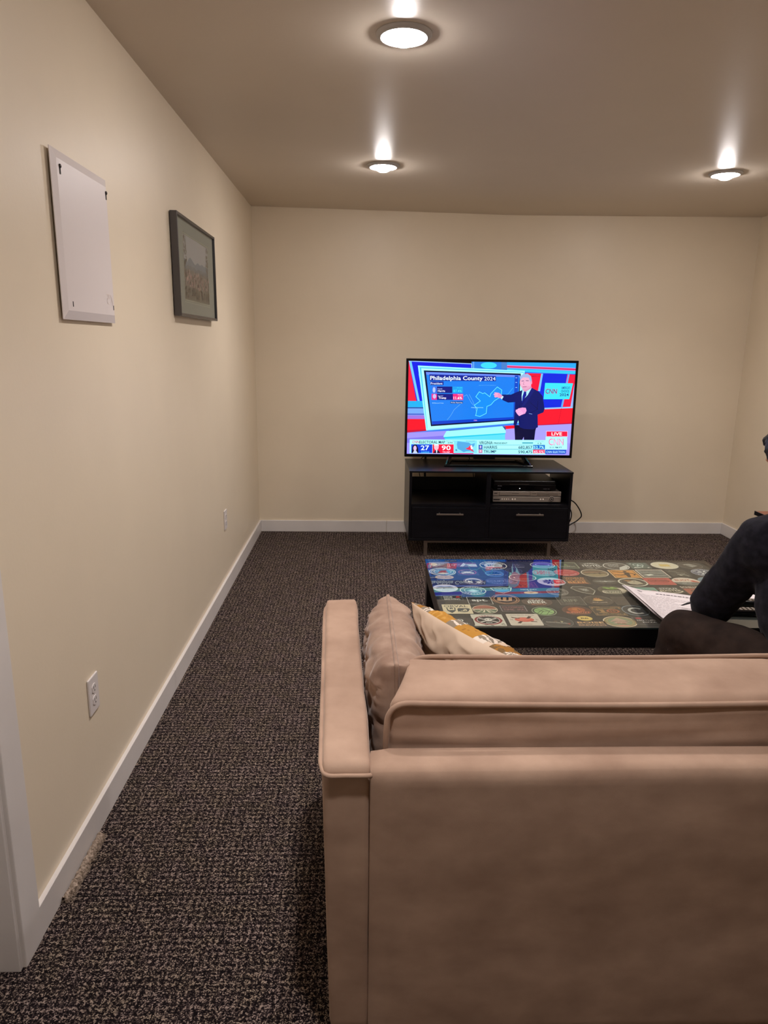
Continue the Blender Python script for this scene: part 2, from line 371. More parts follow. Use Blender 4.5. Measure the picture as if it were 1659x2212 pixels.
# ================================================================ CEILING LAMPS
def make_lamp():
    root=empty('recessed_ceiling_light')
    b=nb(); lathe(b,[(.0725,.02),(.0725,-.008),(.0735,-.0125),(.0755,-.0130),(.083,-.0085),(.0895,-.004),(.0905,.0),(.0725,.002)],64)
    obj('trim_ring',b,M['trimring'],root,True)
    b=nb(); lathe(b,[(.0725,.004),(.070,.03),(.062,.10),(.045,.125),(.001,.13)],48); obj('reflector',b,M['can'],root,True)
    # flood bulb: glass face just proud of the ring
    b=nb(); lathe(b,[(.0001,-.036),(.012,-.0352),(.024,-.032),(.035,-.026),(.044,-.017),(.050,-.006),(.0535,.006),(.054,.014)],40); fc=obj('bulb',b,M['bulb'],root,True)
    b=nb(); lathe(b,[(.054,.014),(.050,.035),(.032,.07),(.02,.10),(.02,.125)],32); obj('bulb_neck',b,M['can'],root,True)
    ld=bpy.data.lights.new('beam','SPOT'); ld.energy=BEAM_WATTS; ld.color=LAMP_COLOR[:3]; ld.spot_size=math.radians(128); ld.spot_blend=1; ld.shadow_soft_size=.045
    lo=bpy.data.objects.new('beam',ld); COL.objects.link(lo); lo.parent=root; lo.location=(0,0,-.040)
    return root
lamp0=make_lamp()
def copy_tree(o,parent=None):
    c=o.copy(); COL.objects.link(c)
    if parent: c.parent=parent
    for ch in list(o.children): copy_tree(ch,c)
    return c
LAB=['white-ringed recessed ceiling light nearest the camera, largest in view','white-ringed recessed ceiling light above the left side of the television','white-ringed recessed ceiling light near the right wall',
 'white-ringed recessed ceiling light over the seated person, outside the view','white-ringed recessed ceiling light above the back of the sofa by the doorway']
for i,(x,y) in enumerate(LAMPS):
    o=lamp0 if i==0 else copy_tree(lamp0)
    o.location=(x,y,CH-dip(x,y)); tag(o,LAB[i],'ceiling light','recessed lights in the ceiling')
# ================================================================ LEFT WALL: plate, picture, outlets
def wall_plate():
    root=empty('access_panel',(XL,2.206,1.745),0,'tall blank white painted metal cover plate screwed to the left wall','wall panel')
    y0,y1,z0,z1=-.205,.205,-.215,.215
    b=nb(); d=.018; iy,iz=.022,.024
    outer=[(.0105,y0,z0),(.0105,y1,z0),(.0105,y1,z1),(.0105,y0,z1)]; inner=[(d,y0+iy,z0+iz),(d,y1-iy,z0+iz),(d,y1-iy,z1-iz),(d,y0+iy,z1-iz)]; back=[(.0005+(.004 if z<0 else 0),y,z) for _,y,z in outer]
    O=[b.verts.new(v) for v in outer]; I=[b.verts.new(v) for v in inner]; B=[b.verts.new((.0085,v[1],v[2])) for v in outer]
    b.faces.new(I)
    for k in range(4): b.faces.new((O[k],O[(k+1)%4],I[(k+1)%4],I[k])); b.faces.new((B[k],B[(k+1)%4],O[(k+1)%4],O[k]))
    b.faces.new(B)
    obj('cover_plate',b,M['plate'],root)
    obj('gap_shade_spacer',bx(.0,y0+.03,z0+.03,.0085,y1-.03,z1-.03),M['slot'],root)  # spacer behind the plate; the gap's shade is put into its dark colour
    for y,z,h in ((y0+.04,z1-.05,.011),(y1-.026,z1-.05,.011)):
        b=bx(d,y-.0035,z-h,d+.001,y+.0035,z+h*.6,.001); obj('keyhole_slot',b,M['slot'],root)
        b=nb(); bmesh.ops.create_uvsphere(b,u_segments=16,v_segments=10,radius=.0055,matrix=Matrix.Translation((d+.0015,y,z+h*.8))@Matrix.Diagonal((.6,1,1,1))); obj('screw',b,M['screw'],root,True)
    for y,z in ((y0+.055,z0+.042),(y1-.028,z0+.047)): obj('screw_hole',bx(d,y-.002,z-.007,d+.0008,y+.002,z+.007),M['slot'],root)
    a=Art()   # worn embossed mark at the lower corner
    a.ln([(0,0),(1.4,0),(1.4,.7),(.3,.9),(.3,1.9),(1.5,2)],.22,(225,212,206)); a.ln([(2.2,0),(2.9,.9),(2.1,1.6)],.22,(225,212,206)); a.ln([(2.9,.9),(3.3,2.2)],.22,(225,212,206)); a.ln([(.5,.35),(1.,.35)],.2,(225,212,206))
    a.build('embossed_mark',M['print'],root,lambda x,y,l:(d+.0004+l*.0001,y1-.085+x*.016,z0+.085-y*.014),1)
wall_plate()
def picture():
    y0,y1,z0,z1=3.20,3.985,1.585,2.01
    root=empty('framed_picture',(XL,(y0+y1)/2,z0),0,'grey metal framed landscape print with wide grey mat on the left wall','picture')
    w=(y1-y0)/2; h=z1-z0; D=.034; t=.012
    b=nb()
    for a in ((-w,-w+t,0,h),(w-t,w,0,h)): box(b,.004,a[0],a[2],D,a[1],a[3],.0015)
    for a in ((-w+t,w-t,0,t),(-w+t,w-t,h-t,h)): box(b,.004,a[0],a[2],D-.0003,a[1],a[3],.0015)
    obj('frame',b,M['frame'],root)
    obj('backing',bx(.006,-w+.012,.012,.012,w-.012,h-.012),M['slot'],root)
    obj('mat_board',bx(.0122,-w+.011,.011,.022,w-.011,h-.011),M['matboard'],root)
    a=Art(); iw,y_0,y_1=.255,.078,.352   # print
    def pn(x,y): return (x,y)
    a.r(-iw-.006,h-y_1-.006,iw+.006,h-y_0+.006,(176,164,140)); a.r(-iw-.004,h-y_1-.004,iw+.004,h-y_0+.004,(120,116,106)); 
    a.ln([(-iw-.012,h-y_0+.014),(iw+.012,h-y_0+.014)],.0016,(176,164,140))
    T=h-y_1;B=h-y_0; H=B-T
    a.r(-iw,T,iw,B,(168,160,168))
    def hill(f,y,amp,c,seed,step=24):
        pts=[(-iw,B)]+[(-iw+2*iw*k/step,T+H*(y+amp*noise.noise(Vector((k*f,seed,0))))) for k in range(step+1)]+[(iw,B)]; a.add(pts,c)
    hill(.25,.36,.10,(112,118,136),1); hill(.4,.46,.05,(98,100,112),5); hill(.6,.52,.03,(104,94,92),9); hill(.3,.60,.03,(94,82,78),12); hill(.5,.8,.05,(92,80,72),20)
    rg=random.Random(3)
    for k in range(420):
        x=rg.uniform(-iw,iw); y=rg.uniform(.55,.97); 
        if rg.random()<.45 and abs(x)>.12: continue
        c=rg.choice([(196,140,142),(180,124,126),(136,106,100),(204,158,156),(112,92,84)]); q=rg.uniform(.003,.008)
        a.add([(x-q,T+H*y),(x,T+H*y-q*2.2),(x+q,T+H*y),(x,T+H*y+q)],c,True)
    for sgn in (-1,1):   # tree foliage framing the view
        for k in range(70):
            y=rg.uniform(0,.95); x=sgn*(iw-.004-rg.uniform(0,.05)*max(.2,1-abs(y-.3))); q=rg.uniform(.004,.011)
            a.add([(max(-iw,min(iw,x+q*math.cos(t))),T+H*y+q*.9*math.sin(t)) for t in (0,1.2,2.4,3.6,4.8)],rg.choice([(104,92,84),(96,88,78),(116,102,92)]),True)
    # mountain snowy peak
    a.build('print',M['print'],root,lambda x,y,l:(.0223+l*.00004,x,h-y),1)
    obj('glazing',bx(.0255,-w+.0115,.0115,.0275,w-.0115,h-.0115),M['picture_glass'],root)
    for sg in (-1,1): obj('bumper',bx(0,sg*(w-.03)-.01,.01,.0045,sg*(w-.03)+.01,.03),M['slot'],root)
picture()
def duplex_outlet():
    root=empty('wall_outlet')
    b=bx(0,-.0375,-.0585,.0065,.0375,.0585,.003,seg=3); obj('cover_plate',b,M['white_plastic'],root,False)
    for zc in (.0195,-.0195):
        b=nb(); pts=[]
        for k in range(32):
            t=2*math.pi*k/32; pts.append((.0172*max(-.82,min(.82,math.cos(t)))/.9,.0145*math.sin(t)))
        lo=[b.verts.new((.005,y,zc+z)) for y,z in pts]; hi=[b.verts.new((.0085,y,zc+z)) for y,z in pts]; b.faces.new(hi)
        for k in range(32): b.faces.new((lo[k],lo[(k+1)%32],hi[(k+1)%32],hi[k]))
        rc=obj('receptacle',b,M['white_plastic'],root)
        b=nb()
        for y in (-.006,.006): box(b,.0084,y-.0012,zc-.001,.0088,y+.0012,zc+.008)
        box(b,.0084,-.0022,zc-.0095,.0088,.0022,zc-.005)
        obj('slots',b,M['slot'],rc)
    b=nb(); bmesh.ops.create_uvsphere(b,u_segments=12,v_segments=8,radius=.003,matrix=Matrix.Translation((.0066,0,0))@Matrix.Diagonal((.5,1,1,1))); obj('screw',b,M['white_plastic'],root,True)
    return root
o1=duplex_outlet(); o2=copy_tree(o1); o3=copy_tree(o1)
o1.location=(XL,1.998,.430); tag(o1,'white duplex outlet low on the left wall, nearer the camera','outlet','white wall outlets')
o2.location=(XL,4.147,.443); tag(o2,'small white duplex outlet on the left wall near the far corner','outlet','white wall outlets')
o3.location=(1.668,YB,.165); o3.rotation_euler=(0,0,-math.pi/2); tag(o3,'white outlet on the back wall behind the looping black cords','outlet','white wall outlets')
# frayed carpet at the wall
def frayed():
    rg=random.Random(5); b=nb(); n=60; rows=[]
    for i in range(n+1):
        y=1.640+.262*i/n; wd=.026+.009*noise.noise(Vector((i*.3,0,0)))-(.014 if i<6 else 0)*(1-i/6)
        rows.append([b.verts.new((XL+.0143+wd*j/6, y+rg.uniform(-.002,.002), .002+(.017*math.sin(math.pi*min(1,(j+.6)/6.6))**.7+rg.uniform(-.002,.003)) if 0<j<6 else .001)) for j in range(7)])
    for i in range(n):
        for j in range(6): b.faces.new((rows[i][j],rows[i+1][j],rows[i+1][j+1],rows[i][j+1]))
    for k in range(1100):
        y=rg.uniform(1.638,1.904); x=XL+.016+rg.uniform(0,.028); z=.012*math.sin(math.pi*min(1,max(0,(x-XL-.014)/.03)))
        d=Vector((rg.uniform(-.3,1.),rg.uniform(-1,1),rg.uniform(.1,1))).normalized()*rg.uniform(.004,.010)
        p=Vector((x,y,max(.003,z))); tube(b,[p,p+d*.6,p+d+Vector((0,0,-.002))],[.0007,.0006,.0002],3,caps=False)
    m=noisy(mat('frayed_backing',L(150,134,112),.95,spec=.05),L(112,98,84),L(182,164,148),120)
    o=obj('frayed_carpet_edge',b,m); tag(o,'frayed strip of beige carpet backing sticking out under the left baseboard','carpet scrap')
frayed()
# ================================================================ TV STAND
SX0,SX1,SY0,SY1,SZ0,SZ1=.337,1.486,4.86,5.405,.118,.622
def tv_stand():
    root=empty('tv_stand',((SX0+SX1)/2,(SY0+SY1)/2,0),0,'low black wood television stand with two drawers and open shelves','tv stand')
    cx,cy=(SX0+SX1)/2,(SY0+SY1)/2
    def B(*a,**k): return bx(a[0]-cx,a[1]-cy,a[2],a[3]-cx,a[4]-cy,a[5],**k)
    mt=M['black_wood']
    obj('top_panel',B(SX0-.002,SY0-.004,SZ1-.012,SX1+.002,SY1,SZ1,bev=.0015),mt,root)
    obj('bottom_panel',B(SX0,SY0,SZ0,SX1,SY1,SZ0+.018,bev=.0015),mt,root)
    for x0,x1 in ((SX0,SX0+.018),(SX1-.018,SX1)): obj('side_panel',B(x0,SY0,SZ0+.018,x1,SY1,SZ1-.012,bev=.001),mt,root)
    obj('divider',B(.880,SY0+.004,SZ0+.018,.910,SY1-.01,SZ1-.012),mt,root)
    obj('shelf',B(SX0+.018,SY0+.004,.366,.880,SY1-.012,.384),mt,root); obj('shelf',B(.910,SY0+.004,.366,SX1-.018,SY1-.012,.384),mt,root)
    obj('back_panel',B(SX0+.018,SY1-.012,SZ0+.018,SX1-.018,SY1-.004,.484),mt,root)
    for x0,x1,hx0,hx1 in ((.358,.879,.530,.720),(.911,1.466,1.093,1.288)):
        d=obj('drawer_front',B(x0,SY0-.002,.140,x1,SY0+.016,.363,bev=.0012),mt,root)
        b=B(hx0,SY0-.034,.312,hx1,SY0-.024,.324,bev=.002)
        for hx in (hx0+.022,hx1-.022): tube(b,[(hx-cx,SY0-.026-cy,.320),(hx-cx,SY0-.001-cy,.320)],.005,10)
        obj('handle',b,M['steel'],d)
    # metal sled base
    for yy in (SY0+.022,SY1-.047):
        nm='base_rail'; obj(nm,B(.452,yy,.098,1.368,yy+.025,.118,bev=.001),M['steel'],root)
        for lx in (.452,1.343): obj('leg',B(lx,yy,.0,lx+.025,yy+.025,.098,bev=.001),M['steel'],root)
    return root
tv_stand()
# ================================================================ TELEVISION
TX0,TX1,TZ0,TZ1,TY=.315,1.551,.677,1.381,5.15
def homography(src,dst):
    A=[]
    for (x,y),(u,v) in zip(src,dst): A+= [[x,y,1,0,0,0,-u*x,-u*y,-u],[0,0,0,x,y,1,-v*x,-v*y,-v]]
    return np.linalg.svd(np.array(A))[2][-1].reshape(3,3)
def screen_art():
    a=Art(); C=lambda *c:c
    a.r(60,60,1600,960,(60,120,225))                                     # studio
    a.r(60,60,1600,180,(20,90,210))
    a.add([(90,85),(640,85),(640,110),(90,100)],(8,10,20)); a.r(640,88,950,150,(40,120,215)); a.e(790,120,70,28,(60,205,240)); a.r(655,88,662,150,(120,170,240)); a.r(900,90,948,150,(70,120,190))
    a.add([(950,88),(1560,95),(1555,190),(950,170)],(40,160,240)); a.add([(950,117),(1556,138),(1556,162),(950,140)],(225,120,190)); a.add([(950,124),(1556,143),(1556,157),(950,136)],(205,40,90)); a.add([(950,150),(1556,165),(1555,192),(950,168)],(50,190,240))
    # left coloured panels
    a.add([(85,85),(140,85),(215,500),(80,500)],(235,30,60)); a.add([(98,88),(642,106),(642,145),(180,200),(240,450),(165,440)],(20,30,215)); a.add([(98,88),(120,90),(205,490),(185,490)],(110,190,245)); a.ln([(98,88),(642,108),(642,140)],7,(150,190,250))
    a.add([(80,435),(240,435),(245,490),(80,490)],(30,165,225)); a.add([(80,490),(240,490),(240,590),(80,590)],(110,160,235)); a.r(80,490,236,500,(40,70,150)); a.r(80,545,240,556,(70,90,190)); a.r(80,560,240,590,(150,110,210))
    a.add([(80,592),(250,592),(262,690),(80,712)],(245,20,40)); a.add([(80,690),(262,680),(262,694),(80,712)],(190,15,50))
    # right coloured panels
    a.add([(1100,185),(1560,190),(1530,500),(1100,500)],(18,40,210)); a.add([(1110,185),(1255,188),(1225,340),(1110,330)],(240,25,55)); a.add([(1250,188),(1266,188),(1240,345),(1222,340)],(110,185,240))
    a.add([(1480,192),(1556,196),(1530,480),(1430,480)],(235,25,60)); a.add([(1486,192),(1500,192),(1440,480),(1424,480)],(90,160,240)); a.add([(1548,250),(1552,250),(1530,480),(1508,480)],(140,170,240))
    a.t('AMERICA',1197,212,12,80,(150,30,60))
    a.add([(1230,500),(1530,482),(1530,640),(1200,660)],(248,25,45)); a.add([(1230,492),(1530,478),(1530,490),(1230,505)],(140,190,245)); a.ln([(1430,490),(1398,640)],3,(170,15,40)); a.add([(1200,640),(1530,618),(1530,628),(1200,652)],(180,15,60))
    a.add([(80,712),(1530,640),(1530,930),(80,930)],(150,140,240)); a.add([(80,760),(420,735),(420,800),(80,800)],(120,110,220)); a.add([(920,660),(1520,630),(1520,800),(920,800)],(158,150,238)); a.add([(925,650),(1080,640),(1080,665),(940,678)],(245,20,40))
    # big touch screen on stand
    a.add([(450,690),(940,655),(940,690),(450,700)],(60,70,130)); a.add([(175,126),(1105,165),(1075,620),(250,692)],(150,240,245)); a.add([(190,140),(1095,175),(1070,600),(258,676)],(80,190,225)); a.add([(205,150),(1090,182),(1065,612),(262,680)],(170,250,245))
    a.add([(226,168),(1070,190),(1050,600),(290,655)],(10,14,60)); a.add([(245,182),(1062,204),(1040,590),(300,640)],(28,120,225))
    a.add([(245,182),(1062,204),(1060,222),(250,206)],(100,130,240)); a.add([(300,612),(1040,570),(1040,590),(302,640)],(15,60,190)); a.add([(1018,205),(1050,206),(1040,590),(1005,590)],(20,70,190))
    for y in (225,265,310,360,420,470): a.r(1024,y,1038,y+5,(150,200,250))
    a.ln([(620,375),(650,430),(668,470),(690,545),(672,560)],2,(120,190,250)); a.ln([(545,460),(490,510),(462,560),(430,600)],2,(120,190,250)); a.ln([(570,395),(600,378),(640,450),(660,470)],2,(120,190,250)); a.ln([(910,385),(960,370),(1000,318)],2,(90,200,240))
    pts=[(865,308),(905,335),(900,372),(880,405),(840,430),(810,465),(775,480),(770,540),(715,568),(678,560),(690,500),(665,470),(718,432),(678,395),(708,352),(740,368),(755,360),(800,395),(808,368)]
    a.add(pts,(25,135,235)); a.ln(pts+[pts[0]],4,(110,235,250))
    a.add([(275,202),(853,214),(853,258),(277,258)],(20,35,140))
    a.t('Philadelphia County',510,233,34,455,(235,250,255),.02); a.t('2024',800,236,32,98,(225,240,255),.0)
    a.r(283,264,398,296,(20,35,140)); a.t('President',338,281,19,102,(225,235,250),.008)
    a.r(300,306,344,366,(60,110,220)); a.e(316,338,12,24,(170,190,240)); a.r(341,308,474,364,(20,25,120)); a.r(474,308,566,362,(30,150,225))
    a.t('Kamala',368,328,9,40,(190,200,240)); a.t('Harris',380,346,17,62,(240,240,255),.02); a.t('87.4%',520,346,22,72,(60,225,235),.005); a.t('571,370',536,318,8,44,(60,225,235))
    a.r(295,372,344,424,(225,40,130)); a.e(320,394,15,20,(190,180,230)); a.r(341,372,480,424,(20,25,120)); a.r(480,372,568,424,(245,40,120))
    a.t('Donald',372,390,9,42,(190,200,240)); a.t('Trump',388,406,18,66,(245,240,255),.02); a.t('11.6%',522,406,22,74,(250,240,255),.02); a.t('74,076',542,380,8,44,(250,220,240))
    a.t('88 Electoral Votes',350,452,9,98,(150,200,250)); a.r(457,438,566,456,(20,50,130)); a.t('PA Est. Reporting',512,447,9,98,(220,235,250)); a.t('PHILADELPHIA',692,490,8,105,(150,220,250)); a.t('CNN',675,602,11,28,(200,150,230),.02)
    a.t('MONTGOMERY',780,295,5,150,(90,170,240))
    # logo board
    a.add([(1284,270),(1530,272),(1498,412),(1270,414)],(60,215,235)); a.t('CNN',1338,343,44,104,(215,110,170),.035,shear=.1); a.t('CNN',1338,343,40,98,(90,30,110),.0,shear=.1)
    a.t("AMERICA'S",1466,312,22,76,(20,60,150)); a.t('CHOICE',1460,342,22,72,(20,60,150)); a.t('2024',1452,373,24,80,(30,40,130),.02)
    # table
    a.add([(425,697),(910,652),(940,690),(940,712),(410,760),(398,745)],(150,245,240)); a.add([(400,748),(940,712),(935,722),(410,762)],(40,190,220)); a.add([(410,762),(935,722),(935,775),(420,775)],(90,210,240))
    # presenter
    su=(16,24,96); sh=(10,12,52)
    a.add([(1015,640),(1210,655),(1200,690),(1190,772),(1100,772),(1098,745),(1085,772),(1022,772)],sh)
    a.add([(1055,345),(1100,330),(1170,315),(1225,345),(1262,385),(1280,500),(1270,530),(1220,550),(1222,660),(1180,680),(1100,675),(1060,660),(1050,600),(1030,650),(1008,640),(1015,560),(1022,440),(960,445),(915,425),(890,400),(910,375),(985,375),(1030,355)],su)
    a.ln([(1150,440),(1220,500),(1150,540),(1115,545)],3,sh); a.ln([(1060,460),(1060,640)],3,sh); a.ln([(1222,430),(1215,500)],3,sh)
    a.add([(1085,335),(1168,312),(1130,380),(1080,430),(1078,380)],(170,225,245)); a.add([(1100,345),(1118,345),(1120,380),(1096,420),(1080,452),(1086,390)],(20,30,140)); a.add([(1170,312),(1190,340),(1105,470),(1078,480),(1128,385)],(22,30,110))
    a.add([(1082,280),(1160,280),(1165,318),(1110,350),(1088,335)],(205,140,175))
    a.e(1112,268,50,62,(226,168,196)); a.add([(1064,250),(1062,215),(1090,195),(1130,190),(1160,212),(1168,255),(1160,285),(1150,250),(1140,225),(1090,222),(1075,235)],(150,170,215)); a.e(1163,268,7,16,(220,150,180))
    a.ln([(1078,256),(1096,253)],5,(80,60,110)); a.ln([(1116,251),(1138,252)],5,(80,60,110)); a.ln([(1098,262),(1092,285),(1102,288)],4,(190,120,160)); a.ln([(1090,304),(1118,302)],4,(150,60,110)); a.add([(1075,300),(1150,300),(1130,328),(1100,335),(1084,325)],(216,156,186)); a.ln([(1090,306),(1120,303)],4,(150,60,110))
    a.add([(838,378),(850,356),(880,360),(905,380),(912,398),(900,410),(880,404),(862,398),(846,402)],(220,140,185)); a.add([(895,405),(912,385),(920,395),(905,418)],(190,225,245))
    for q in ((842,360,868,366),(836,374,866,374),(842,392,870,386)): a.ln([(q[0],q[1]),(q[2],q[3])],8,(230,160,200))
    a.add([(1115,490),(1122,515),(1110,540),(1080,552),(1056,562),(1040,545),(1024,520),(1050,495),(1085,488)],(226,150,205)); 
    for q in ((1030,512,1060,505),(1036,530,1070,515),(1048,545,1080,525),(1062,556,1088,535)): a.ln([(q[0],q[1]),(q[2],q[3])],9,(238,172,215))
    a.ln([(1144,540),(1170,545)],4,(120,150,220))
    # lower third
    a.add([(108,770),(1290,773),(1290,900),(108,890)],(165,245,245)); a.t('CNN',160,791,24,58,(205,50,110),.03); a.t('ELECTORAL MAP',303,793,24,222,(15,30,70),.028); a.t('NEEDED TO WIN',455,783,5,70,(30,50,90)); a.t('270',457,798,13,44,(20,30,80),.02)
    a.r(122,812,303,888,(20,60,205)); a.add([(126,888),(132,830),(150,812),(168,815),(182,850),(184,888)],(20,16,40)); a.e(154,846,14,22,(215,180,215)); a.add([(136,888),(146,866),(164,866),(176,888)],(190,200,240)); a.t('27',240,842,40,72,(225,250,255),.02); a.t('HARRIS',243,880,14,70,(80,190,240))
    a.r(306,812,488,890,(240,25,60)); a.e(338,838,20,24,(230,180,200)); a.add([(316,828),(320,812),(355,812),(362,830),(350,822),(325,822)],(235,220,225)); a.add([(312,888),(330,862),(352,862),(375,888)],(30,20,50)); a.add([(334,862),(348,862),(344,888),(338,888)],(200,220,240)); a.t('90',423,842,40,78,(240,245,255),.02); a.t('TRUMP',424,880,14,66,(250,190,215))
    a.r(490,778,690,888,(125,215,235)); a.add([(520,785),(560,790),(620,796),(640,812),(672,800),(668,822),(650,840),(655,860),(668,880),(640,870),(600,872),(575,880),(545,862),(522,850),(515,815)],(80,160,215)); a.add([(590,848),(612,840),(620,832),(636,816),(640,838),(655,842),(650,858),(668,880),(650,872),(632,862),(610,858)],(230,50,80)); a.add([(632,826),(645,818),(656,850),(640,856)],(235,240,240)); a.t('KEY RACE ALERT',635,782,5,80,(60,100,130)); a.add([(500,862),(510,852),(520,862),(514,872)],(70,130,180)); a.r(480,888,660,896,(205,60,110))
    a.t('VIRGINIA',768,797,26,118,(10,40,80),.028); a.t('PRESIDENT',896,801,15,118,(15,50,90),.028); a.r(1085,794,1180,803,(30,140,170)); a.t('ELECTORAL VOTES',1236,786,5,70,(60,100,120)); a.t('13',1237,803,15,30,(20,50,80),.005)
    a.r(700,815,1285,818,(60,140,190)); a.r(700,853,1285,857,(60,150,190)); a.r(704,818,738,852,(40,70,170)); a.e(721,834,8,12,(200,180,225)); a.r(704,857,738,888,(190,120,160)); a.e(721,870,8,10,(230,190,210))
    a.t('HARRIS',808,836,24,116,(15,40,90),.028); a.t('TRUMP',803,874,24,110,(15,40,90),.028); a.t('682,857',1113,837,24,122,(15,40,90),.028); a.t('590,475',1112,877,24,122,(15,40,90),.028)
    a.r(1182,818,1284,852,(20,100,200)); a.t('52.7%',1231,836,24,90,(175,250,250),.028); a.r(1180,857,1284,890,(235,70,110)); a.t('45.5%',1230,877,24,90,(250,215,235),.01)
    a.r(1294,692,1485,746,(205,190,240)); a.r(1298,697,1481,740,(245,25,60)); a.t('LIVE',1388,718,27,92,(255,240,240),.03); a.r(1290,744,1480,856,(170,245,245)); a.t('CNN',1382,788,56,130,(200,70,130),.04); a.t('CNN',1382,788,50,122,(245,180,220),.0)
    a.t('5:11 PM PT',1380,838,14,108,(25,60,100),.01); a.add([(1288,857),(1472,858),(1470,890),(1455,895),(1286,893)],(20,80,195)); a.t('CNN ELECTION',1378,877,18,166,(180,225,250),.015)
    H=homography([(95,85),(1558,92),(1500,907),(82,895)],[(0,0),(1,0),(1,1),(0,1)])
    return a,H
def clip01(pts):
    for ax,lim,sg in ((0,0,1),(0,1,-1),(1,0,1),(1,1,-1)):
        out=[]
        for i in range(len(pts)):
            p,q=pts[i-1],pts[i]; dp=(p[ax]-lim)*sg; dq=(q[ax]-lim)*sg
            if (dp>=0)!=(dq>=0): t=dp/(dp-dq); out.append((p[0]+(q[0]-p[0])*t,p[1]+(q[1]-p[1])*t))
            if dq>=0: out.append(q)
        pts=out
        if not pts: return []
    return pts
def television():
    cx=(TX0+TX1)/2; root=empty('television',(cx,TY,SZ1),0,'wide flat screen television showing an election news broadcast on the black stand','television')
    w=(TX1-TX0)/2; z0=TZ0-SZ1; z1=TZ1-SZ1; bz=.017; bb_=.021
    obj('housing',bx(-w,.004,z0,w,.032,z1,.003),M['black_plastic'],root)
    b=softbox(-w*.72,.03,z0+.04,w*.72,.075,z0+.48,r=.015,n=6); obj('rear_cover',b,M['black_plastic'],root)
    b=nb()
    box(b,-w,-.006,z1-bz,w,.006,z1,.002); box(b,-w,-.006,z0,w,.006,z0+bb_,.002); box(b,-w,-.0058,z0+bb_,-w+bz,.006,z1-bz,.001); box(b,w-bz,-.0058,z0+bb_,w,.006,z1-bz,.001)
    obj('bezel',b,M['gloss_black'],root)
    obj('chin',bx(-.11,-.008,z0-.012,.05,.01,z0+.002,.003),M['gloss_black'],root)
    a,H=screen_art(); sw=w-bz+.001; s0,s1=z0+bb_-.001,z1-bz+.001
    b=Art(); b.n=a.n
    for pts,c,n in a.f:
        q=[]
        for x,y in pts:
            v=H@np.array([x,y,1]); q.append((v[0]/v[2],v[1]/v[2]))
        q=clip01(q)
        if len(q)>2: b.f.append((q,c,n))
    b.build('screen',M['screen'],root,lambda x,y,l:(-sw+2*sw*x,.003-l,s1-(s1-s0)*y),.00001)
    # stand: flat frame foot with two raked struts
    fx0,fx1,fy0,fy1=.599-cx,1.243-cx,5.042-TY,5.30-TY
    b=nb(); box(b,fx0,fy0,0,fx1,fy0+.03,.012,.002); box(b,fx0+.06,fy1-.03,0,fx1-.06,fy1,.012,.002)
    for s_ in (1,-1):
        X0=fx1 if s_>0 else fx0; tube(b,[(X0-s_*.012,fy0+.012,.007),(X0-s_*.075,fy1-.012,.007)],.011,6)
    obj('foot',b,M['gloss_black'],root)
    for s_ in (1,-1):
        X0=(fx1-.01) if s_>0 else (fx0+.01)
        b=nb()
        pts=[(X0,fy0+.006,.008),(X0-s_*.03,fy0+.10,.008),(X0-s_*.055,.004,z0+.01),(X0-s_*.03,-.0,z0+.01)]
        lo=[b.verts.new((p[0]-.005,p[1],p[2])) for p in pts]; hi=[b.verts.new((p[0]+.005,p[1],p[2])) for p in pts]
        b.faces.new(lo); b.faces.new(hi)
        for k in range(4): b.faces.new((lo[k],lo[(k+1)%4],hi[(k+1)%4],hi[k]))
        obj('strut',b,M['gloss_black'],root)
television()
# cables
def cable(name,pts,r,label,n=10,plug=None):
    b=nb(); tube(b,spline(pts,n),r,8); o=obj(name,b,M['cable'],None,True); tag(o,label,'cable'); return o
cable('television_cable',[(.50,5.22,.74),(.497,5.33,.70),(.495,5.445,.60),(.50,5.46,.45),(.52,5.47,.2),(.54,5.48,.02)],.009,'thick black cable hanging behind the left end of the stand')
cable('thin_cable',[(.56,5.22,.75),(.57,5.32,.70),(.45,5.43,.60),(.47,5.44,.40),(.50,5.43,.1),(.55,5.44,.012)],.003,'thin black wire hanging behind the left shelf of the stand')
cable('antenna_cable',[(.76,5.22,.74),(.80,5.33,.69),(.86,5.43,.56),(.90,5.44,.35),(.95,5.43,.01)],.0032,'thin black wire crossing the gap above the shelf middle')
cable('looping_cord',[(1.48,5.44,.36),(1.60,5.46,.315),(1.70,5.47,.27),(1.762,5.47,.175),(1.74,5.47,.13),(1.69,5.47,.095),(1.60,5.46,.045),(1.50,5.45,.012),(1.42,5.45,.006)],.0048,'outer black cord looping out right of the television stand')
cable('looping_cord',[(1.50,5.44,.33),(1.62,5.45,.27),(1.673,5.455,.20),(1.672,5.455,.13),(1.63,5.455,.07),(1.55,5.45,.02),(1.45,5.44,.006)],.0045,'inner black cord bowing beside the television stand')
b=bx(1.640,YB-.034,.172,1.672,YB-.0095,.198,.003); tube(b,spline([(1.645,YB-.03,.185),(1.60,YB-.045,.17),(1.56,YB-.05,.10),(1.54,YB-.05,.01)],6),.004,8)
tag(obj('power_plug',b,M['cable']),'black plug pushed into the outlet behind the television stand','plug')
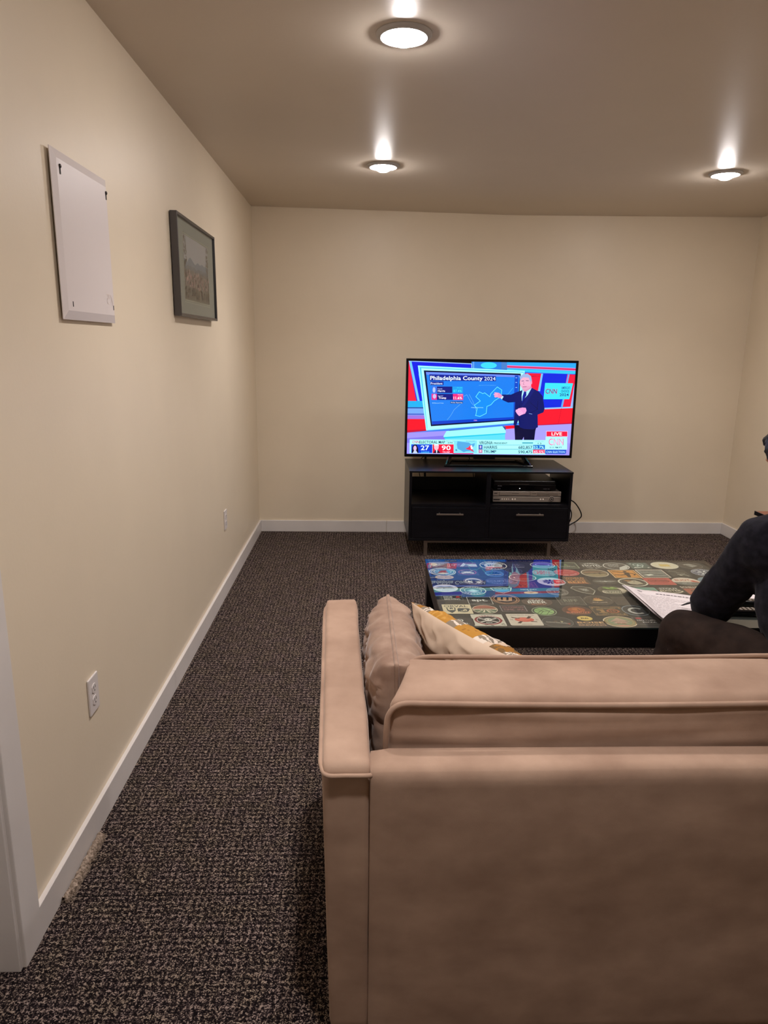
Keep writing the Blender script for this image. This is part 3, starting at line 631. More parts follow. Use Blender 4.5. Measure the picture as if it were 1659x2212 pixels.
# ================================================================ AV BOXES
def vcr():
    x0,x1,y0,z0,z1=.939,1.428,4.925,.393,.470; y1=5.26
    root=empty('video_recorder',((x0+x1)/2,y0,.384),0,'silver disc and tape recorder on the stand’s right shelf'.replace('’',"'"),'video recorder')
    cx=(x0+x1)/2; h0,h1=z0-.384,z1-.384; w=(x1-x0)/2
    obj('case',bx(-w+.004,.008,h0,w-.004,y1-y0,h1-.002,.002),M['silver2'],root)
    f=obj('upper_panel',bx(-w,-.004,h0+.043,w,.01,h1,.002),M['silver'],root); g=obj('lower_panel',bx(-w,-.006,h0,w,.01,h0+.039,.003),M['silver2'],root)
    obj('groove',bx(-w+.002,.0,h0+.038,w-.002,.01,h0+.044),M['knob_dark'],root)
    b=bx(-.198,-.0058,h0+.048,.020,-.003,h1-.006,.001); obj('tape_door',b,M['silver'],root)
    b=nb()
    for q in ((-.20,.022),): 
        box(b,q[0],-.0045,h0+.046,q[1],-.0041,h0+.0475); box(b,q[0],-.0045,h1-.0055,q[1],-.0041,h1-.004); box(b,q[0],-.0045,h0+.046,q[0]+.0015,-.0041,h1-.004); box(b,q[1]-.0015,-.0045,h0+.046,q[1],-.0041,h1-.004)
    obj('door_outline',b,M['knob_dark'],f)
    obj('disc_tray',bx(.072,-.0056,h0+.050,.222,-.003,h1-.012,.001),M['silver2'],root)
    b=nb()
    for q in (.072,): box(b,.070,-.0046,h0+.0485,.224,-.0041,h0+.050); box(b,.070,-.0046,h1-.012,.224,-.0041,h1-.0105)
    obj('tray_outline',b,M['knob_dark'],f)
    dk=(60,56,54)
    for ops in ([('DVD RECORDER',-.085,-(h1-.015),.005,.05)],[('VHS',.048,-(h1-.015),.006,.03)],[('DVD',.147,-(h1-.0215),.004,.018)],[('DVD/VHS',w-.012,-(h1-.013),.003,.012)]):
        a=Art(); [a.t(*o_,dk,.02) for o_ in ops]; a.build('lettering',M['print'],root,lambda x,y,l:(x,-.0060-l,-y),.00002)
    a=Art(); a.r(-w+.008,-(h1-.012),-w+.03,-(h1-.0175),(50,46,44)); a.build('maker_badge',M['print'],root,lambda x,y,l:(x,-.0060-l,-y),.00002)
    b=nb(); box(b,-w+.004,-.0066,h0+.012,-w+.05,-.0058,h0+.021); obj('dark_window',b,M['knob_dark'],g)
    for x,r_ in ((-.178,.0045),(-.162,.004),(-.146,.004),(-.131,.0035),(-.104,.0058),(-.085,.0055),(.098,.0055),(.117,.0055)):
        b=nb(); bmesh.ops.create_cone(b,cap_ends=True,segments=20,radius1=r_,radius2=r_*.8,depth=.004,matrix=Matrix.Translation((x,-.007,h0+.020))@Matrix.Rotation(math.pi/2,4,'X')); obj('button',b,M['white_dot'],root,False)
    b=nb(); bmesh.ops.create_cone(b,cap_ends=True,segments=36,radius1=.021,radius2=.019,depth=.008,matrix=Matrix.Translation((.176,-.009,h0+.024))@Matrix.Rotation(math.pi/2,4,'X')); dl=obj('jog_dial',b,M['silver'],root)
    for r_,dd,mm in ((.0165,-.0135,'knob_dark'),(.012,-.0145,'silver2'),(.006,-.0152,'knob_dark')):
        b=nb(); bmesh.ops.create_cone(b,cap_ends=True,segments=30,radius1=r_,radius2=r_,depth=.0012,matrix=Matrix.Translation((.176,dd,h0+.024))@Matrix.Rotation(math.pi/2,4,'X')); obj('dial_ring',b,M[mm],dl)
    for x,y in ((-w+.05,.03),(w-.035,.03),(-w+.05,.28),(w-.04,.28)):
        b=nb(); lathe(b,[(.001,0),(.014,0),(.014,.0085),(.001,.0085)],20,(x,y,0)); obj('rubber_foot',b,M['knob_dark'],root)
vcr()
def dvr():
    x0,x1=.944,1.392; root=empty('cable_box',((x0+x1)/2,4.945,.4685),0,'black cable receiver box stacked on the silver recorder','cable box'); w=(x1-x0)/2
    obj('case',bx(-w,0,.006,w,.30,.074,.006),M['black_plastic'],root)
    obj('front_panel',bx(-w-.001,-.006,.006,w+.001,.004,.046,.003),M['gloss_black'],root); obj('top_slope',bx(-w+.004,-.003,.046,w-.004,.01,.0745,.006),M['black_plastic'],root)
    obj('top_strip',bx(-.11,-.0055,.048,.03,-.0035,.050),M['steel'],root)
    for o_ in (('PVR',-w+.045,-.036,.006,.03),('HD DVR',-w+.04,-.016,.006,.022)):
        a=Art(); a.t(*o_,(130,130,140),.02); a.build('lettering',M['print'],root,lambda x,y,l:(x,-.0064-l,-y),.00002)
    for x0_,x1_ in ((w-.09,w-.065),(w-.058,w-.045)):
        a=Art(); a.r(x0_,-.0175,x1_,-.0155,(150,150,160)); a.build('marking',M['print'],root,lambda x,y,l:(x,-.0064-l,-y),.00002)
    b=nb(); bmesh.ops.create_uvsphere(b,u_segments=12,v_segments=8,radius=.0028,matrix=Matrix.Translation((-.036,-.006,.019))); obj('indicator_light',b,mat('led',(1,1,1,1),.4,emit=(1,1,1,1),es=3),root)
    for x in (-w+.03,w-.03):
        for y in (.03,.27): b=nb(); lathe(b,[(.001,0),(.008,0),(.008,.0065),(.001,.0065)],16,(x,y,0)); obj('foot',b,M['black_plastic'],root)
dvr()
# ================================================================ COFFEE TABLE
KX0,KX1,KY0,KY1,KZ=.307,1.668,2.408,3.252,.476
def coffee_table():
    cx,cy=(KX0+KX1)/2,(KY0+KY1)/2
    root=empty('coffee_table',(cx,cy,0),0,'low black coffee table with round and square stickers under a glass top','coffee table')
    w,d=(KX1-KX0)/2,(KY1-KY0)/2; mt=M['black_lacquer']
    b=nb(); e=.004; t=.03
    for y in (-d+e,d-e-t): box(b,-w+e,y,.394,w-e,y+t,.469,.0015)
    for x in (-w+e,w-e-t): box(b,x,-d+e+t,.3942,x+t,d-e-t,.4688,.0015)
    obj('apron',b,mt,root)
    for sx in (-1,1):
        for sy in (-1,1):
            X=sx*(w-e-.036); Y=sy*(d-e-.036); obj('leg',bx(X-.034,Y-.034,0,X+.034,Y+.034,.3938,.0015),mt,root)
    bd=obj('display_board',bx(-w+e+t-.006,-d+e+t-.02,.452,w-e-t+.006,d-e-t+.02,.4692),mat('board_black',L(40,38,35),.6),root)
    g=nb(); box(g,-w,-d,.4700,w,d,KZ); g.faces.ensure_lookup_table(); bmesh.ops.recalc_face_normals(g,faces=g.faces)
    for f in g.faces:
        if abs(f.normal.z)<.5: f.material_index=1
    obj('glass_top',g,[M['glass'],M['glass_edge']],root)
    return root,cx,cy
table,tcx,tcy=coffee_table()
BK=(46,44,40); BG=(60,56,50); CR=(226,208,184); WH=(226,218,208); GY=(134,128,118); TEAL=(96,130,124); OR=(222,150,70); RD=(196,84,78)
def skull(a,c,x=0,y=0,k=1):
    a.e(x,y-.1*k,.22*k,.2*k,c); a.r(x-.12*k,y+.05*k,x+.12*k,y+.2*k,c); a.e(x-.09*k,y-.06*k,.05*k,.05*k,(40,34,34)); a.e(x+.09*k,y-.06*k,.05*k,.05*k,(40,34,34))
def mug(a,c,k=1): a.r(-.22*k,-.3*k,.15*k,.35*k,c); a.ring(.2*k,.02,.17*k,.2*k,.07*k,c)
def leafp(a,x,y,r,c,n=8):
    for k in range(n):
        t=2*math.pi*k/n; a.add([(x,y),(x+r*math.cos(t-.25),y+r*math.sin(t-.25)),(x+r*1.25*math.cos(t),y+r*1.25*math.sin(t)),(x+r*math.cos(t+.25),y+r*math.sin(t+.25))],c,True)
def hills(a,cols,r=.8):
    for i,c in enumerate(cols):
        y=-.15+i*.25; pts=[(-math.sqrt(max(0,r*r-y*y)),y)]
        for k in range(1,8): pts.append((-r*.85+k*r*1.7/8,y-.18*abs(math.sin(k*1.7+i))))
        pts.append((math.sqrt(max(0,r*r-y*y)),y)); n=10
        t1=math.asin(y/r)
        for k in range(1,n): t=t1+(math.pi-2*t1)*k/n; pts.append((r*math.cos(t),r*math.sin(t)))
        a.add(pts,c)
def seal(a,bg,rim,inner,fg,top,bot=''):
    a.e(0,0,1,1,rim); a.e(0,0,.93,.93,bg); a.ring(0,0,.66,.66,.04,rim); a.e(0,0,.62,.62,inner)
    if top: a.arc(top,0,0,.79,.79,.17,fg,-165,-15)
    if bot: a.arc(bot,0,0,.79,.79,.17,fg,150,30)
def D_diner(a): a.rr(-1,-.9,1,.9,.15,(150,140,140)); a.e(-.55,-.1,.3,.5,CR); a.t('DINER',.1,-.3,.35,.8,(190,190,210),.02); a.add([(-.2,.7),(.9,-.6),(1,.2),(.6,.8)],(150,110,90)); a.r(-.9,.5,.3,.75,(120,60,60))
def D_tri(a): a.r(-1,-.9,1,.9,(120,60,80)); a.add([(-.5,.7),(-.05,-.7),(.4,.7)],WH); a.r(-.2,-.3,1,.7,(206,206,206)); a.add([(-.5,.7),(-.05,-.75),(.45,.7)],(216,216,220)); a.add([(-.2,.7),(.1,-.2),(.4,.7)],(120,130,140)); a.t('1720',-.65,0,.5,.5,(200,160,170),.02)
def D_light(a): seal(a,(70,110,150),WH,(90,150,190),WH,'THE  HARBOR  INN'); a.add([(-.4,.3),(-.1,-.3),(.3,-.35),(.4,.3)],(170,80,60)); a.add([(-.5,.45),(0,.2),(.5,.45),(0,.6)],WH); a.ring(0,0,.86,.86,.05,WH)
def D_tractor(a): a.rr(-1,-1,1,1,.1,(66,66,82)); a.ring(0,0,.85,.8,.09,(190,100,110)); a.e(0,.05,.3,.3,WH); a.add([(-.6,.1),(-.2,0),(-.2,.4),(-.6,.3)],WH); a.add([(.6,.1),(.2,0),(.2,.4),(.6,.3)],WH); a.ln([(-.5,-.4),(.5,.45)],.1,WH); a.ln([(.5,-.4),(-.5,.45)],.1,WH)
def D_swamp(a): seal(a,(24,24,30),WH,(200,200,205),WH,'BIG HORN STATION','BREWING'); a.t('MAC',0,-.05,.35,.8,(30,30,36),.03); a.add([(-.7,.4),(.7,.4),(.4,.62),(-.4,.62)],(180,80,90))
def D_brook(a): a.rr(-1,-1,1,1,.9,(210,180,140)); a.t('SUNNY BROOK',0,0,.6,1.5,(120,60,40),.02)
def D_wolf(a): a.e(0,0,1,1,(110,90,96)); a.e(0,-.1,.8,.7,WH); a.e(0,.05,.72,.55,(60,60,76)); a.e(.5,.3,.22,.22,WH); a.add([(-.6,.3),(-.5,-.2),(-.2,.1),(-.1,.4)],WH)
def D_leafring(a): a.e(0,0,1,1,(90,120,170)); a.e(0,0,.88,.88,(70,90,130)); leafp(a,0,0,.5,(190,205,225),7); a.ln([(-.8,.4),(.7,.2)],.08,WH)
def D_ecl(a): a.e(0,0,1,1,(70,70,100)); a.t('ECLIPTIC',0,0,.3,1.7,(170,170,200),.0); a.ring(0,0,.95,.8,.03,(110,110,140)); a.arc('BREWING',0,0,.8,.7,.14,(150,150,180),140,40)
def D_lav(a): a.e(0,0,1,1,WH); a.e(0,0,.93,.93,(210,204,214)); a.add([(-.7,-.35),(-.3,-.5),(0,-.4),(.4,-.5),(.7,-.3),(.5,-.2),(-.5,-.2)],(80,100,80)); a.t('Blue Mountain',0,.05,.28,1.4,(80,80,120),.02,shear=.2); a.t('BREWERY',0,.5,.14,.6,(150,140,160),.02)
def D_teal(a): seal(a,(60,84,104),WH,(50,90,110),WH,'ST CHARLES','BREWERY'); a.add([(-.5,.0),(0,-.3),(.5,0),(0,.15)],(190,215,225)); a.add([(-.5,.3),(0,.1),(.5,.3),(0,.5)],(210,220,225))
def D_elys(a): a.e(0,0,1,1,(50,44,50)); a.t('ELYSIAN',0,.6,.35,1.5,(180,175,180),.0); leafp(a,0,-.3,.4,(120,110,120),6)
def D_ring(a): a.e(0,0,1,1,(40,40,50)); a.ring(0,0,.95,.95,.08,(90,90,110)); a.ring(0,0,.7,.7,.05,(90,90,110))
def D_glass(a): a.e(0,0,1,1,(82,50,44)); a.ring(0,0,1,1,.06,WH); a.r(-.2,-.9,.2,-.2,(60,44,44)); a.ring(.1,.0,.75,.5,.06,CR,t0=20,t1=200); a.add([(-.6,.2),(.8,.2),(.3,.6),(-.3,.7)],(110,66,50)); a.t('COPPER',0,.4,.2,.8,(190,120,90),.02)
def D_moon(a): a.e(0,0,1,1,(90,80,130)); a.ring(0,0,1,1,.06,WH); a.ring(0,-.1,.6,.5,.1,(170,160,220)); a.ring(0,.1,.8,.6,.06,(190,180,230),t0=0,t1=180)
def D_pill(a): a.rr(-1,-.9,1,.9,.7,(150,150,160)); a.t('NEW',0,-.1,.9,1.2,(190,70,80),.03); a.ln([(-.6,.6),(.6,.5)],.12,(80,60,70))
def D_beast(a): a.e(0,0,1,1,(206,196,206)); leafp(a,-.1,0,.45,(120,60,130),9); a.add([(.2,-.5),(.9,-.3),(.9,.4),(.2,.5)],(196,56,70)); a.t('XPA',.55,0,.4,.5,WH,.02)
def D_verse(a): a.rr(-1,-1,1,1,.05,(70,38,38)); a.fr(-.9,-.9,.9,.9,.05,(140,90,80))
def D_verse2(a): D_verse(a); [a.t(t,0,-.5+.45*i,.25,1.3,(180,110,90),.0) for i,t in enumerate(('HARD','CIDER','& ALE'))]
def D_nice(a): a.rr(-1,-1,1,1,.1,(44,50,70)); a.t('NICE DAY',0,-.5,.3,1.6,WH,.03); a.t('IPA',0,-.1,.2,.4,WH,.03); a.e(0,.5,.7,.38,(205,200,160)); a.add([(-.4,.35),(0,.45),(.4,.35),(0,.62)],(60,60,60))
def D_shield(a): a.add([(-1,-.6),(0,-.9),(1,-.6),(.8,.3),(0,1),(-.8,.3)],WH); a.add([(-.9,-.55),(0,-.82),(.9,-.55),(.72,.25),(0,.9),(-.72,.25)],(36,36,44)); a.add([(-.75,-.1),(.75,-.1),(.6,.25),(0,.75),(-.6,.25)],(90,150,190)); a.t('RIVER ALE',0,-.35,.22,1.2,WH)
def D_seal(a): seal(a,(96,90,84),(150,144,134),(80,76,70),(170,160,146),'OLD MILL ALES','SINCE 1988'); a.t('12',0,0,.5,.6,(150,144,134),.02)
def D_side(a):
    a.rr(-1,-1,1,1,.1,BK); a.ln([(-.75,-.8),(-.85,.0),(-.75,.6),(.8,.7),(.9,.2),(.75,-.2),(.85,-.6),(.2,-.85),(-.75,-.8)],.03,GY); a.t('SIDE',-.3,-.3,.42,.72,WH,.03); a.t('BREWING',.0,.28,.42,1.25,WH,.03); a.add([(.3,-.1),(.42,-.55),(.6,-.6),(.72,-.1)],(180,50,50))
def D_apt(a): a.r(-1,-1,1,1,WH); a.r(-.96,-.96,.96,.96,(40,38,36)); a.t('apt.',0,-.15,.62,1.3,(236,230,224),.035); a.t('TAPROOM AND BOTTLE SHOP',0,.5,.1,.8,GY,.02); a.t('BOISE IDAHO',0,.68,.1,.6,GY,.02)
def D_orval(a):
    a.r(-1,-1,1,1,(226,206,172)); G=(62,70,72); a.t('ORVAL',-.05,-.62,.42,1.65,G,.04); a.add([(-.75,-.3),(-.1,-.3),(-.15,.4),(-.43,.85),(-.7,.4)],G); a.add([(-.68,-.28),(-.5,-.28),(-.5,.1),(-.4,-.1),(-.3,.1),(-.3,-.28),(-.18,-.28),(-.22,.25),(-.62,.25)],(226,206,172))
    a.ring(.4,.25,.38,.42,.13,G,t0=-120,t1=200); a.ring(.42,.3,.17,.2,.09,G,t0=0,t1=300); a.add([(0,.0),(.1,-.2),(.8,-.15),(.9,.1),(.75,.2),(.5,.0),(.1,.5),(.0,.6)],G); a.t('TRAPPIST ALE',.35,.85,.1,.8,GY,.01)
def D_salt(a): a.e(0,0,1,1,CR); a.e(0,0,.94,.94,(92,84,66)); a.e(0,0,.93,.93,(170,100,80),t0=180,t1=360); a.add([(-.3,-.2),(-.9,.3),(-.5,.78),(0,.94),(.5,.78),(.9,.3),(.3,-.2)],(90,112,84)); [a.add([(x*.2,.1),(x,.75*(1-abs(x)*.25)),(x+.2,.72*(1-abs(x)*.25)),(x*.2+.06,.1)],CR) for x in (-.75,-.3,.2,.6)]; a.r(-.9,-.12,.9,.14,CR); a.t('SALT BREAKERS',0,.01,.17,1.6,(90,70,56),.02)
def D_stihl(a): a.rr(-1,-1,1,1,.3,BG); a.rr(-.95,-.93,.95,.93,.28,(66,58,52)); a.ring(.0,-.3,.25,.32,.1,WH,t0=150,t1=400); a.ring(.05,-.2,.14,.2,.08,WH,t0=0,t1=270); a.t('STIHL',.05,.45,.3,1.15,WH,.01)
def D_skull(a):
    a.rr(-1,-1,1,1,.08,(214,204,188)); rg=random.Random(2)
    for k in range(26): x,y=rg.uniform(-.92,.85),rg.uniform(-.92,.85); a.add([(x,y),(x+.16,y+.05),(x+.1,y+.14)],rg.choice([(150,150,130),(170,120,110),(120,130,110)]),True)
    a.e(0,0,.86,.8,(150,44,52)); a.e(0,0,.7,.64,(34,28,30)); a.ring(0,0,.72,.66,.04,WH); a.ln([(-.5,-.28),(.5,.34)],.11,WH); a.ln([(.5,-.28),(-.5,.34)],.11,WH); skull(a,(226,216,206),0,0,1.1); a.arc('STRANGE',0,0,.76,.72,.15,WH,-140,-40); a.t('BEER',0,.45,.16,.4,WH,.02)
def D_wings(a): a.e(0,0,1,1,(170,120,90)); a.e(0,0,.92,.92,(70,48,42)); a.ring(0,0,.84,.84,.07,(200,150,110)); a.e(0,0,.7,.7,(44,30,36)); [a.add([(x,-.35),(x+.25,-.35),(x+.1,.35),(x-.12,.3)],(200,150,110)) for x in (-.5,-.1,.3)]; a.ring(0,.05,.45,.35,.1,(220,180,150),t0=10,t1=170); a.t('CIDER',0,.82,.1,.4,(60,40,36),.02)
def D_beer(a): a.e(0,0,1,1,(110,84,70)); a.e(0,0,.96,.96,(84,66,56)); a.t('IDAHO',0,-.72,.2,.7,(190,110,90),.02); a.t('CRAFT',0,-.38,.34,1.05,WH,.03); a.t('BEER',0,.1,.5,1.25,WH,.045); a.t('MONTH',0,.58,.24,.9,(210,130,100),.02)
def D_close(a): a.rr(-1,-1,1,1,.05,(64,56,56)); a.fr(-.93,-.88,.93,.88,.04,(176,160,160)); a.t('CLOSING',0,-.38,.45,1.6,(180,110,110),-.0); a.t('TIME  IPA',0,.35,.45,1.6,(180,120,120),0)
def D_green(a): a.e(0,0,1,1,(92,110,80)); a.e(0,0,.92,.92,(60,60,54)); a.ring(0,0,.95,.95,.04,(180,190,160)); a.e(0,0,.78,.78,(150,184,120)); [a.ln([(x-.3,-.7),(x+.2,0),(x-.2,.68)],.05,(60,70,50)) for x in (-.25,.25)]; a.ln([(-.7,-.2),(0,.1),(.7,-.25)],.05,(60,70,50)); a.ln([(-.6,.4),(0,-.4),(.6,.4)],.05,(60,70,50))
def D_redb(a):
    a.rr(-1,-1,1,1,.12,(216,200,184)); a.t('SMOKED BEER FOR GOOD FIRES',0,-.78,.1,1.5,(90,70,60),.02); a.t('N',-.78,0,.22,.14,(120,90,80),.01); a.t('D',.78,0,.22,.14,(120,90,80),.01); a.e(0,0,.6,.38,(214,96,80)); a.e(-.05,-.05,.4,.25,(224,120,98)); a.add([(.15,-.2),(.38,-.62),(.55,-.5),(.3,-.15)],(70,50,44)); a.add([(-.75,-.5),(-.4,-.3),(-.2,-.28),(-.3,-.15),(-.72,-.3)],(90,60,50)); a.add([(-.55,.6),(-.3,.25),(-.15,.3),(-.35,.65)],(70,50,44)); a.add([(.3,.25),(.7,.3),(.72,.42),(.35,.38)],(90,60,50)); a.t('BREWING',0,.8,.1,.6,(110,90,80),.02)
def D_ink(a): a.e(0,0,1,1,(124,124,118)); a.e(0,0,.96,.96,(62,62,58)); a.t('NORTH COUNTRY',-.05,.12,.14,1.4,(216,206,190),.03,rot=.22); a.e(-.1,-.1,.12,.12,(110,90,70)); a.add([(.5,.3),(.75,.2),(.7,.5)],(160,70,60)); a.add([(.2,-.2),(.4,-.1),(.25,.1)],(190,180,140))
def D_park(a): a.rr(-1,-1,1,1,.1,(120,130,100)); a.r(-.9,-.85,.9,.85,(70,74,60)); a.fr(-.95,-.92,.95,.92,.07,(170,172,146)); a.t('NorthPark',0,.35,.3,1.4,(200,196,170),.02); a.add([(-.3,.1),(-.1,-.6),(.15,.1)],(120,140,90))
def D_redo(a): a.e(0,0,1,1,(206,110,104)); a.e(0,0,.94,.94,(190,66,70)); a.arc('PINT HOUSE',0,0,.7,.7,.2,(226,140,130),-150,-30); a.arc('TAP AND BOTTLE',0,0,.72,.72,.17,(236,200,190),160,20); a.ln([(-.5,.0),(.5,.0)],.06,(220,140,130))
def D_hotel(a): a.rr(-1,-1,1,1,.2,(70,66,58)); a.arc('MODERN',0,.9,1.1,1.6,.28,WH,-125,-55); a.t('HOTEL',0,-.02,.5,1.75,(236,230,220),.045); a.arc('AND BAR',0,-.9,1.1,1.6,.22,(210,200,190),125,55)
def D_snow(a): a.e(0,0,1,1,WH); a.e(0,0,.92,.92,(86,80,74)); a.add([(.0,.9),(.15,.3),(.5,.0),(.85,-.3),(.9,.1),(.6,.68),(.3,.87)],(214,208,198)); a.t('WHITE',-.15,-.4,.28,.9,WH,.02,rot=-.05); a.t('DOG',-.2,.0,.34,.7,(190,184,176),.03)
def D_road(a): a.rr(-1,-1,1,1,.06,(228,196,150)); a.rr(-.94,-.94,.94,.94,.06,OR); a.fr(-.86,-.86,.86,.86,.04,(90,66,44)); K=(74,58,44); a.e(.2,-.6,.14,.16,K); a.add([(.0,-.4),(.4,-.35),(.3,.4),(.2,.8),(-.0,.8),(.0,.3)],K); a.ln([(.1,-.35),(-.35,-.45),(-.7,-.6)],.13,K); a.ln([(.0,.15),(-.35,.3),(-.75,.2)],.15,K); a.ln([(.35,-.2),(.75,.05),(.6,.3)],.12,K)
def D_stag(a): a.e(0,0,1,1,CR); a.e(0,0,.9,.9,(120,104,80)); hills(a,[(150,120,90),(110,96,70),(160,140,104)],.86); a.ring(0,0,.93,.93,.03,(150,130,100)); a.t('DESCHUTES',0,-.35,.2,1.1,(140,70,50),.03); a.ln([(.3,.3),(.35,-.1),(.55,-.3)],.06,(80,60,50)); a.ln([(.35,-.1),(.2,-.35)],.06,(80,60,50))
def D_world(a): a.rr(-1,-1,1,1,.1,(84,66,50)); a.rr(-.97,-.97,.97,.97,.1,(88,72,56)); a.t('WORLD',0,-.66,.36,1.6,(226,150,84),.03); a.t('CLASS',-.02,-.12,.36,1.6,(216,136,76),.03); a.t('BEER',0,.44,.42,1.6,(236,160,90),.04); a.r(-.8,.72,.8,.82,(200,100,60))
def D_wingsb(a): a.e(0,0,1,1,(80,76,66)); a.e(0,0,.97,.97,(70,66,58)); a.add([(-.95,-.1),(-.3,-.3),(0,-.15),(.3,-.3),(.95,-.1),(.3,.3),(0,.15),(-.3,.3)],(150,146,136)); a.e(0,0,.12,.25,(190,186,176)); [a.ln([(x,-.2),(x,.2)],.03,(90,86,78)) for x in (-.5,-.3,.3,.5)]
def D_dog(a): a.e(0,0,1,1,(226,216,196)); a.e(0,0,.88,.88,(70,62,54)); a.ring(0,0,.8,.8,.03,(140,130,110)); a.add([(-.4,.0),(-.2,-.4),(.3,-.45),(.5,-.1),(.6,.4),(.1,.55),(-.3,.4)],(190,176,150)); a.add([(-.5,-.5),(-.1,-.6),(0,-.3),(-.3,-.1)],(160,110,66)); a.e(.1,-.1,.05,.06,(40,34,30))
def D_state(a): a.add([(-1,-.5),(-.7,-.9),(.1,-.9),(.8,-.6),(1,.1),(.8,.5),(.5,1),(.2,.8),(-.3,.55),(-.7,.1)],(190,182,164)); a.add([(-.93,-.47),(-.66,-.83),(.1,-.83),(.74,-.54),(.93,.1),(.74,.45),(.47,.9),(.2,.72),(-.27,.47),(-.63,.05)],(78,72,62)); a.add([(-.4,-.4),(.4,-.4),(.45,.15),(.1,.25),(-.1,.05)],(140,134,124)); a.t('W',.1,-.12,.35,.5,(190,184,174),.03)
def D_elysian(a): a.e(0,0,1,1,(84,80,62)); a.ring(0,0,1,1,.03,(120,114,90)); [a.e(-.35+.18*k,-.55+.14*(k%3),.2,.18,c) for k,c in enumerate(((120,150,70),(150,176,90),(110,140,60),(160,184,100),(124,150,76)))]; a.rr(-.8,.1,.6,.72,.2,CR); a.rr(-.72,.17,.55,.62,.15,(70,84,60)); a.t('ELYSIAN',-.1,.4,.3,1.15,CR,.03); a.add([(.45,-.5),(.8,-.4),(.98,.1),(.7,.6),(.5,.7),(.6,0)],CR)
def D_knot(a): a.rr(-1,-1,1,1,.15,(88,104,96)); [a.ring(x,y,.3,.4,.1,(206,214,204)) for x,y in ((-.25,-.2),(.2,-.2),(0,.25))]; a.add([(-.9,-.5),(-.6,-.7),(-.65,-.4)],WH); a.add([(.9,.6),(.6,.8),(.65,.5)],WH); a.add([(-.8,.8),(-.6,.5),(.0,.75)],WH)
def D_cream(a): a.e(0,0,1,1,(232,218,192)); a.rr(-.38,-.3,.38,.3,.05,(224,190,110)); a.t('ALEHOUSE',0,0,.16,.6,(240,220,160),.02); a.ring(0,0,1,1,.03,WH)
def D_gemb(a): a.e(0,0,1,1,(130,118,104)); a.e(0,0,.95,.95,(74,66,58)); a.add([(-.5,-.3),(.1,-.5),(.6,.1),(.0,.5)],(176,168,156)); a.t('FIELD',0,0,.3,.7,(70,64,58),.03,rot=.2)
def D_fish(a): a.rr(-1,-1,1,1,.08,(224,204,186)); a.r(-.92,-.9,.92,.9,(110,110,102)); a.r(-.9,-.88,.9,-.3,(140,140,132)); [a.ln([(-.85,y),(-.3,y-.06),(.3,y+.05),(.85,y)],.1,c) for y,c in ((-.1,(190,186,176)),(.15,(84,84,80)),(.4,(200,196,186)),(.65,(120,120,112)))]; a.t('GULL BREWING',0,-.6,.22,1.3,(90,70,60),.02); a.add([(-.7,.3),(-.2,.1),(.0,.4),(-.5,.6)],(224,220,206))
def D_redsign(a): a.rr(-1,-1,1,1,.1,(206,108,96)); a.rr(-.95,-.93,.95,.93,.1,(202,90,80)); a.rr(-.75,-.6,.75,.25,.3,(140,66,56)); a.rr(-.68,-.5,.68,.15,.25,(196,84,74)); a.t('NORTHERN',0,-.18,.34,1.2,(90,50,44),.04); a.t('BREWING CO',0,.6,.16,1.,(150,70,60),.02)
def D_sketch(a): a.rr(-1,-1,1,1,.2,(74,70,60)); a.t('River',-.3,-.5,.3,.8,(170,162,146),.0,rot=.3,shear=.2); a.t('Wild',.2,.0,.3,.8,(170,162,146),.0,rot=.3,shear=.2); a.ln([(-.2,.3),(.1,.5),(.4,.4),(.7,.8)],.09,(206,198,180)); a.e(0,.55,.15,.12,(206,198,180))
def D_flower(a): seal(a,(104,104,118),(170,168,180),(86,86,104),WH,'SEVEN BRIDES','BREWING'); leafp(a,0,0,.48,(226,222,220),6); a.e(0,0,.1,.1,(60,60,70))
def D_buoy(a): a.e(0,0,1,1,(228,208,190)); a.add([(1*math.cos(t),math.sin(t)) for t in [math.radians(10+160*k/14) for k in range(15)]],(120,118,110)); a.t('BUOY',-.15,-.35,.42,1.1,(196,96,70),.04); a.add([(.3,-.2),(.6,-.3),(.85,.05),(.9,.3),(.5,.1),(.6,.35)],(206,90,70)); a.t('BEER CO.',-.1,.45,.16,.7,(210,204,196),.02)
def D_sky(a): a.e(0,0,1,1,(130,150,160)); a.e(0,.1,.9,.7,(110,130,146)); a.r(-.7,.35,.7,.5,(180,90,70))
def D_stout(a): a.add([(-1,-.5),(-.4,-.8),(.5,-.8),(.9,-.2),(1,.5),(0,.75),(-.8,.4)],(84,78,66)); a.t('STOUT',0,-.4,.4,1.4,WH,.045); a.t('MASTER',0,.08,.4,1.6,CR,.04); a.ring(0,.0,.95,.75,.12,CR,t0=15,t1=165); a.t('BREWER',0,.92,.14,.6,GY,.03)
def D_sch(a): a.rr(-1,-1,1,1,.1,(96,72,60)); a.t('SCHILLING',0,-.75,.36,1.9,(226,210,190),.03); a.r(-.9,-.4,.9,.9,(180,96,74)); a.e(0,.2,.5,.35,(120,80,60)); a.t('CIDER',0,.2,.3,.7,CR,.03)
def D_mint(a): a.rr(-1,-1,1,1,.15,(150,184,164)); a.rr(-.9,-.9,.9,.9,.12,(120,160,144)); a.e(.6,.2,.3,.3,(190,90,90)); a.t('CIDER',-.1,0,.3,1.1,WH,.02)
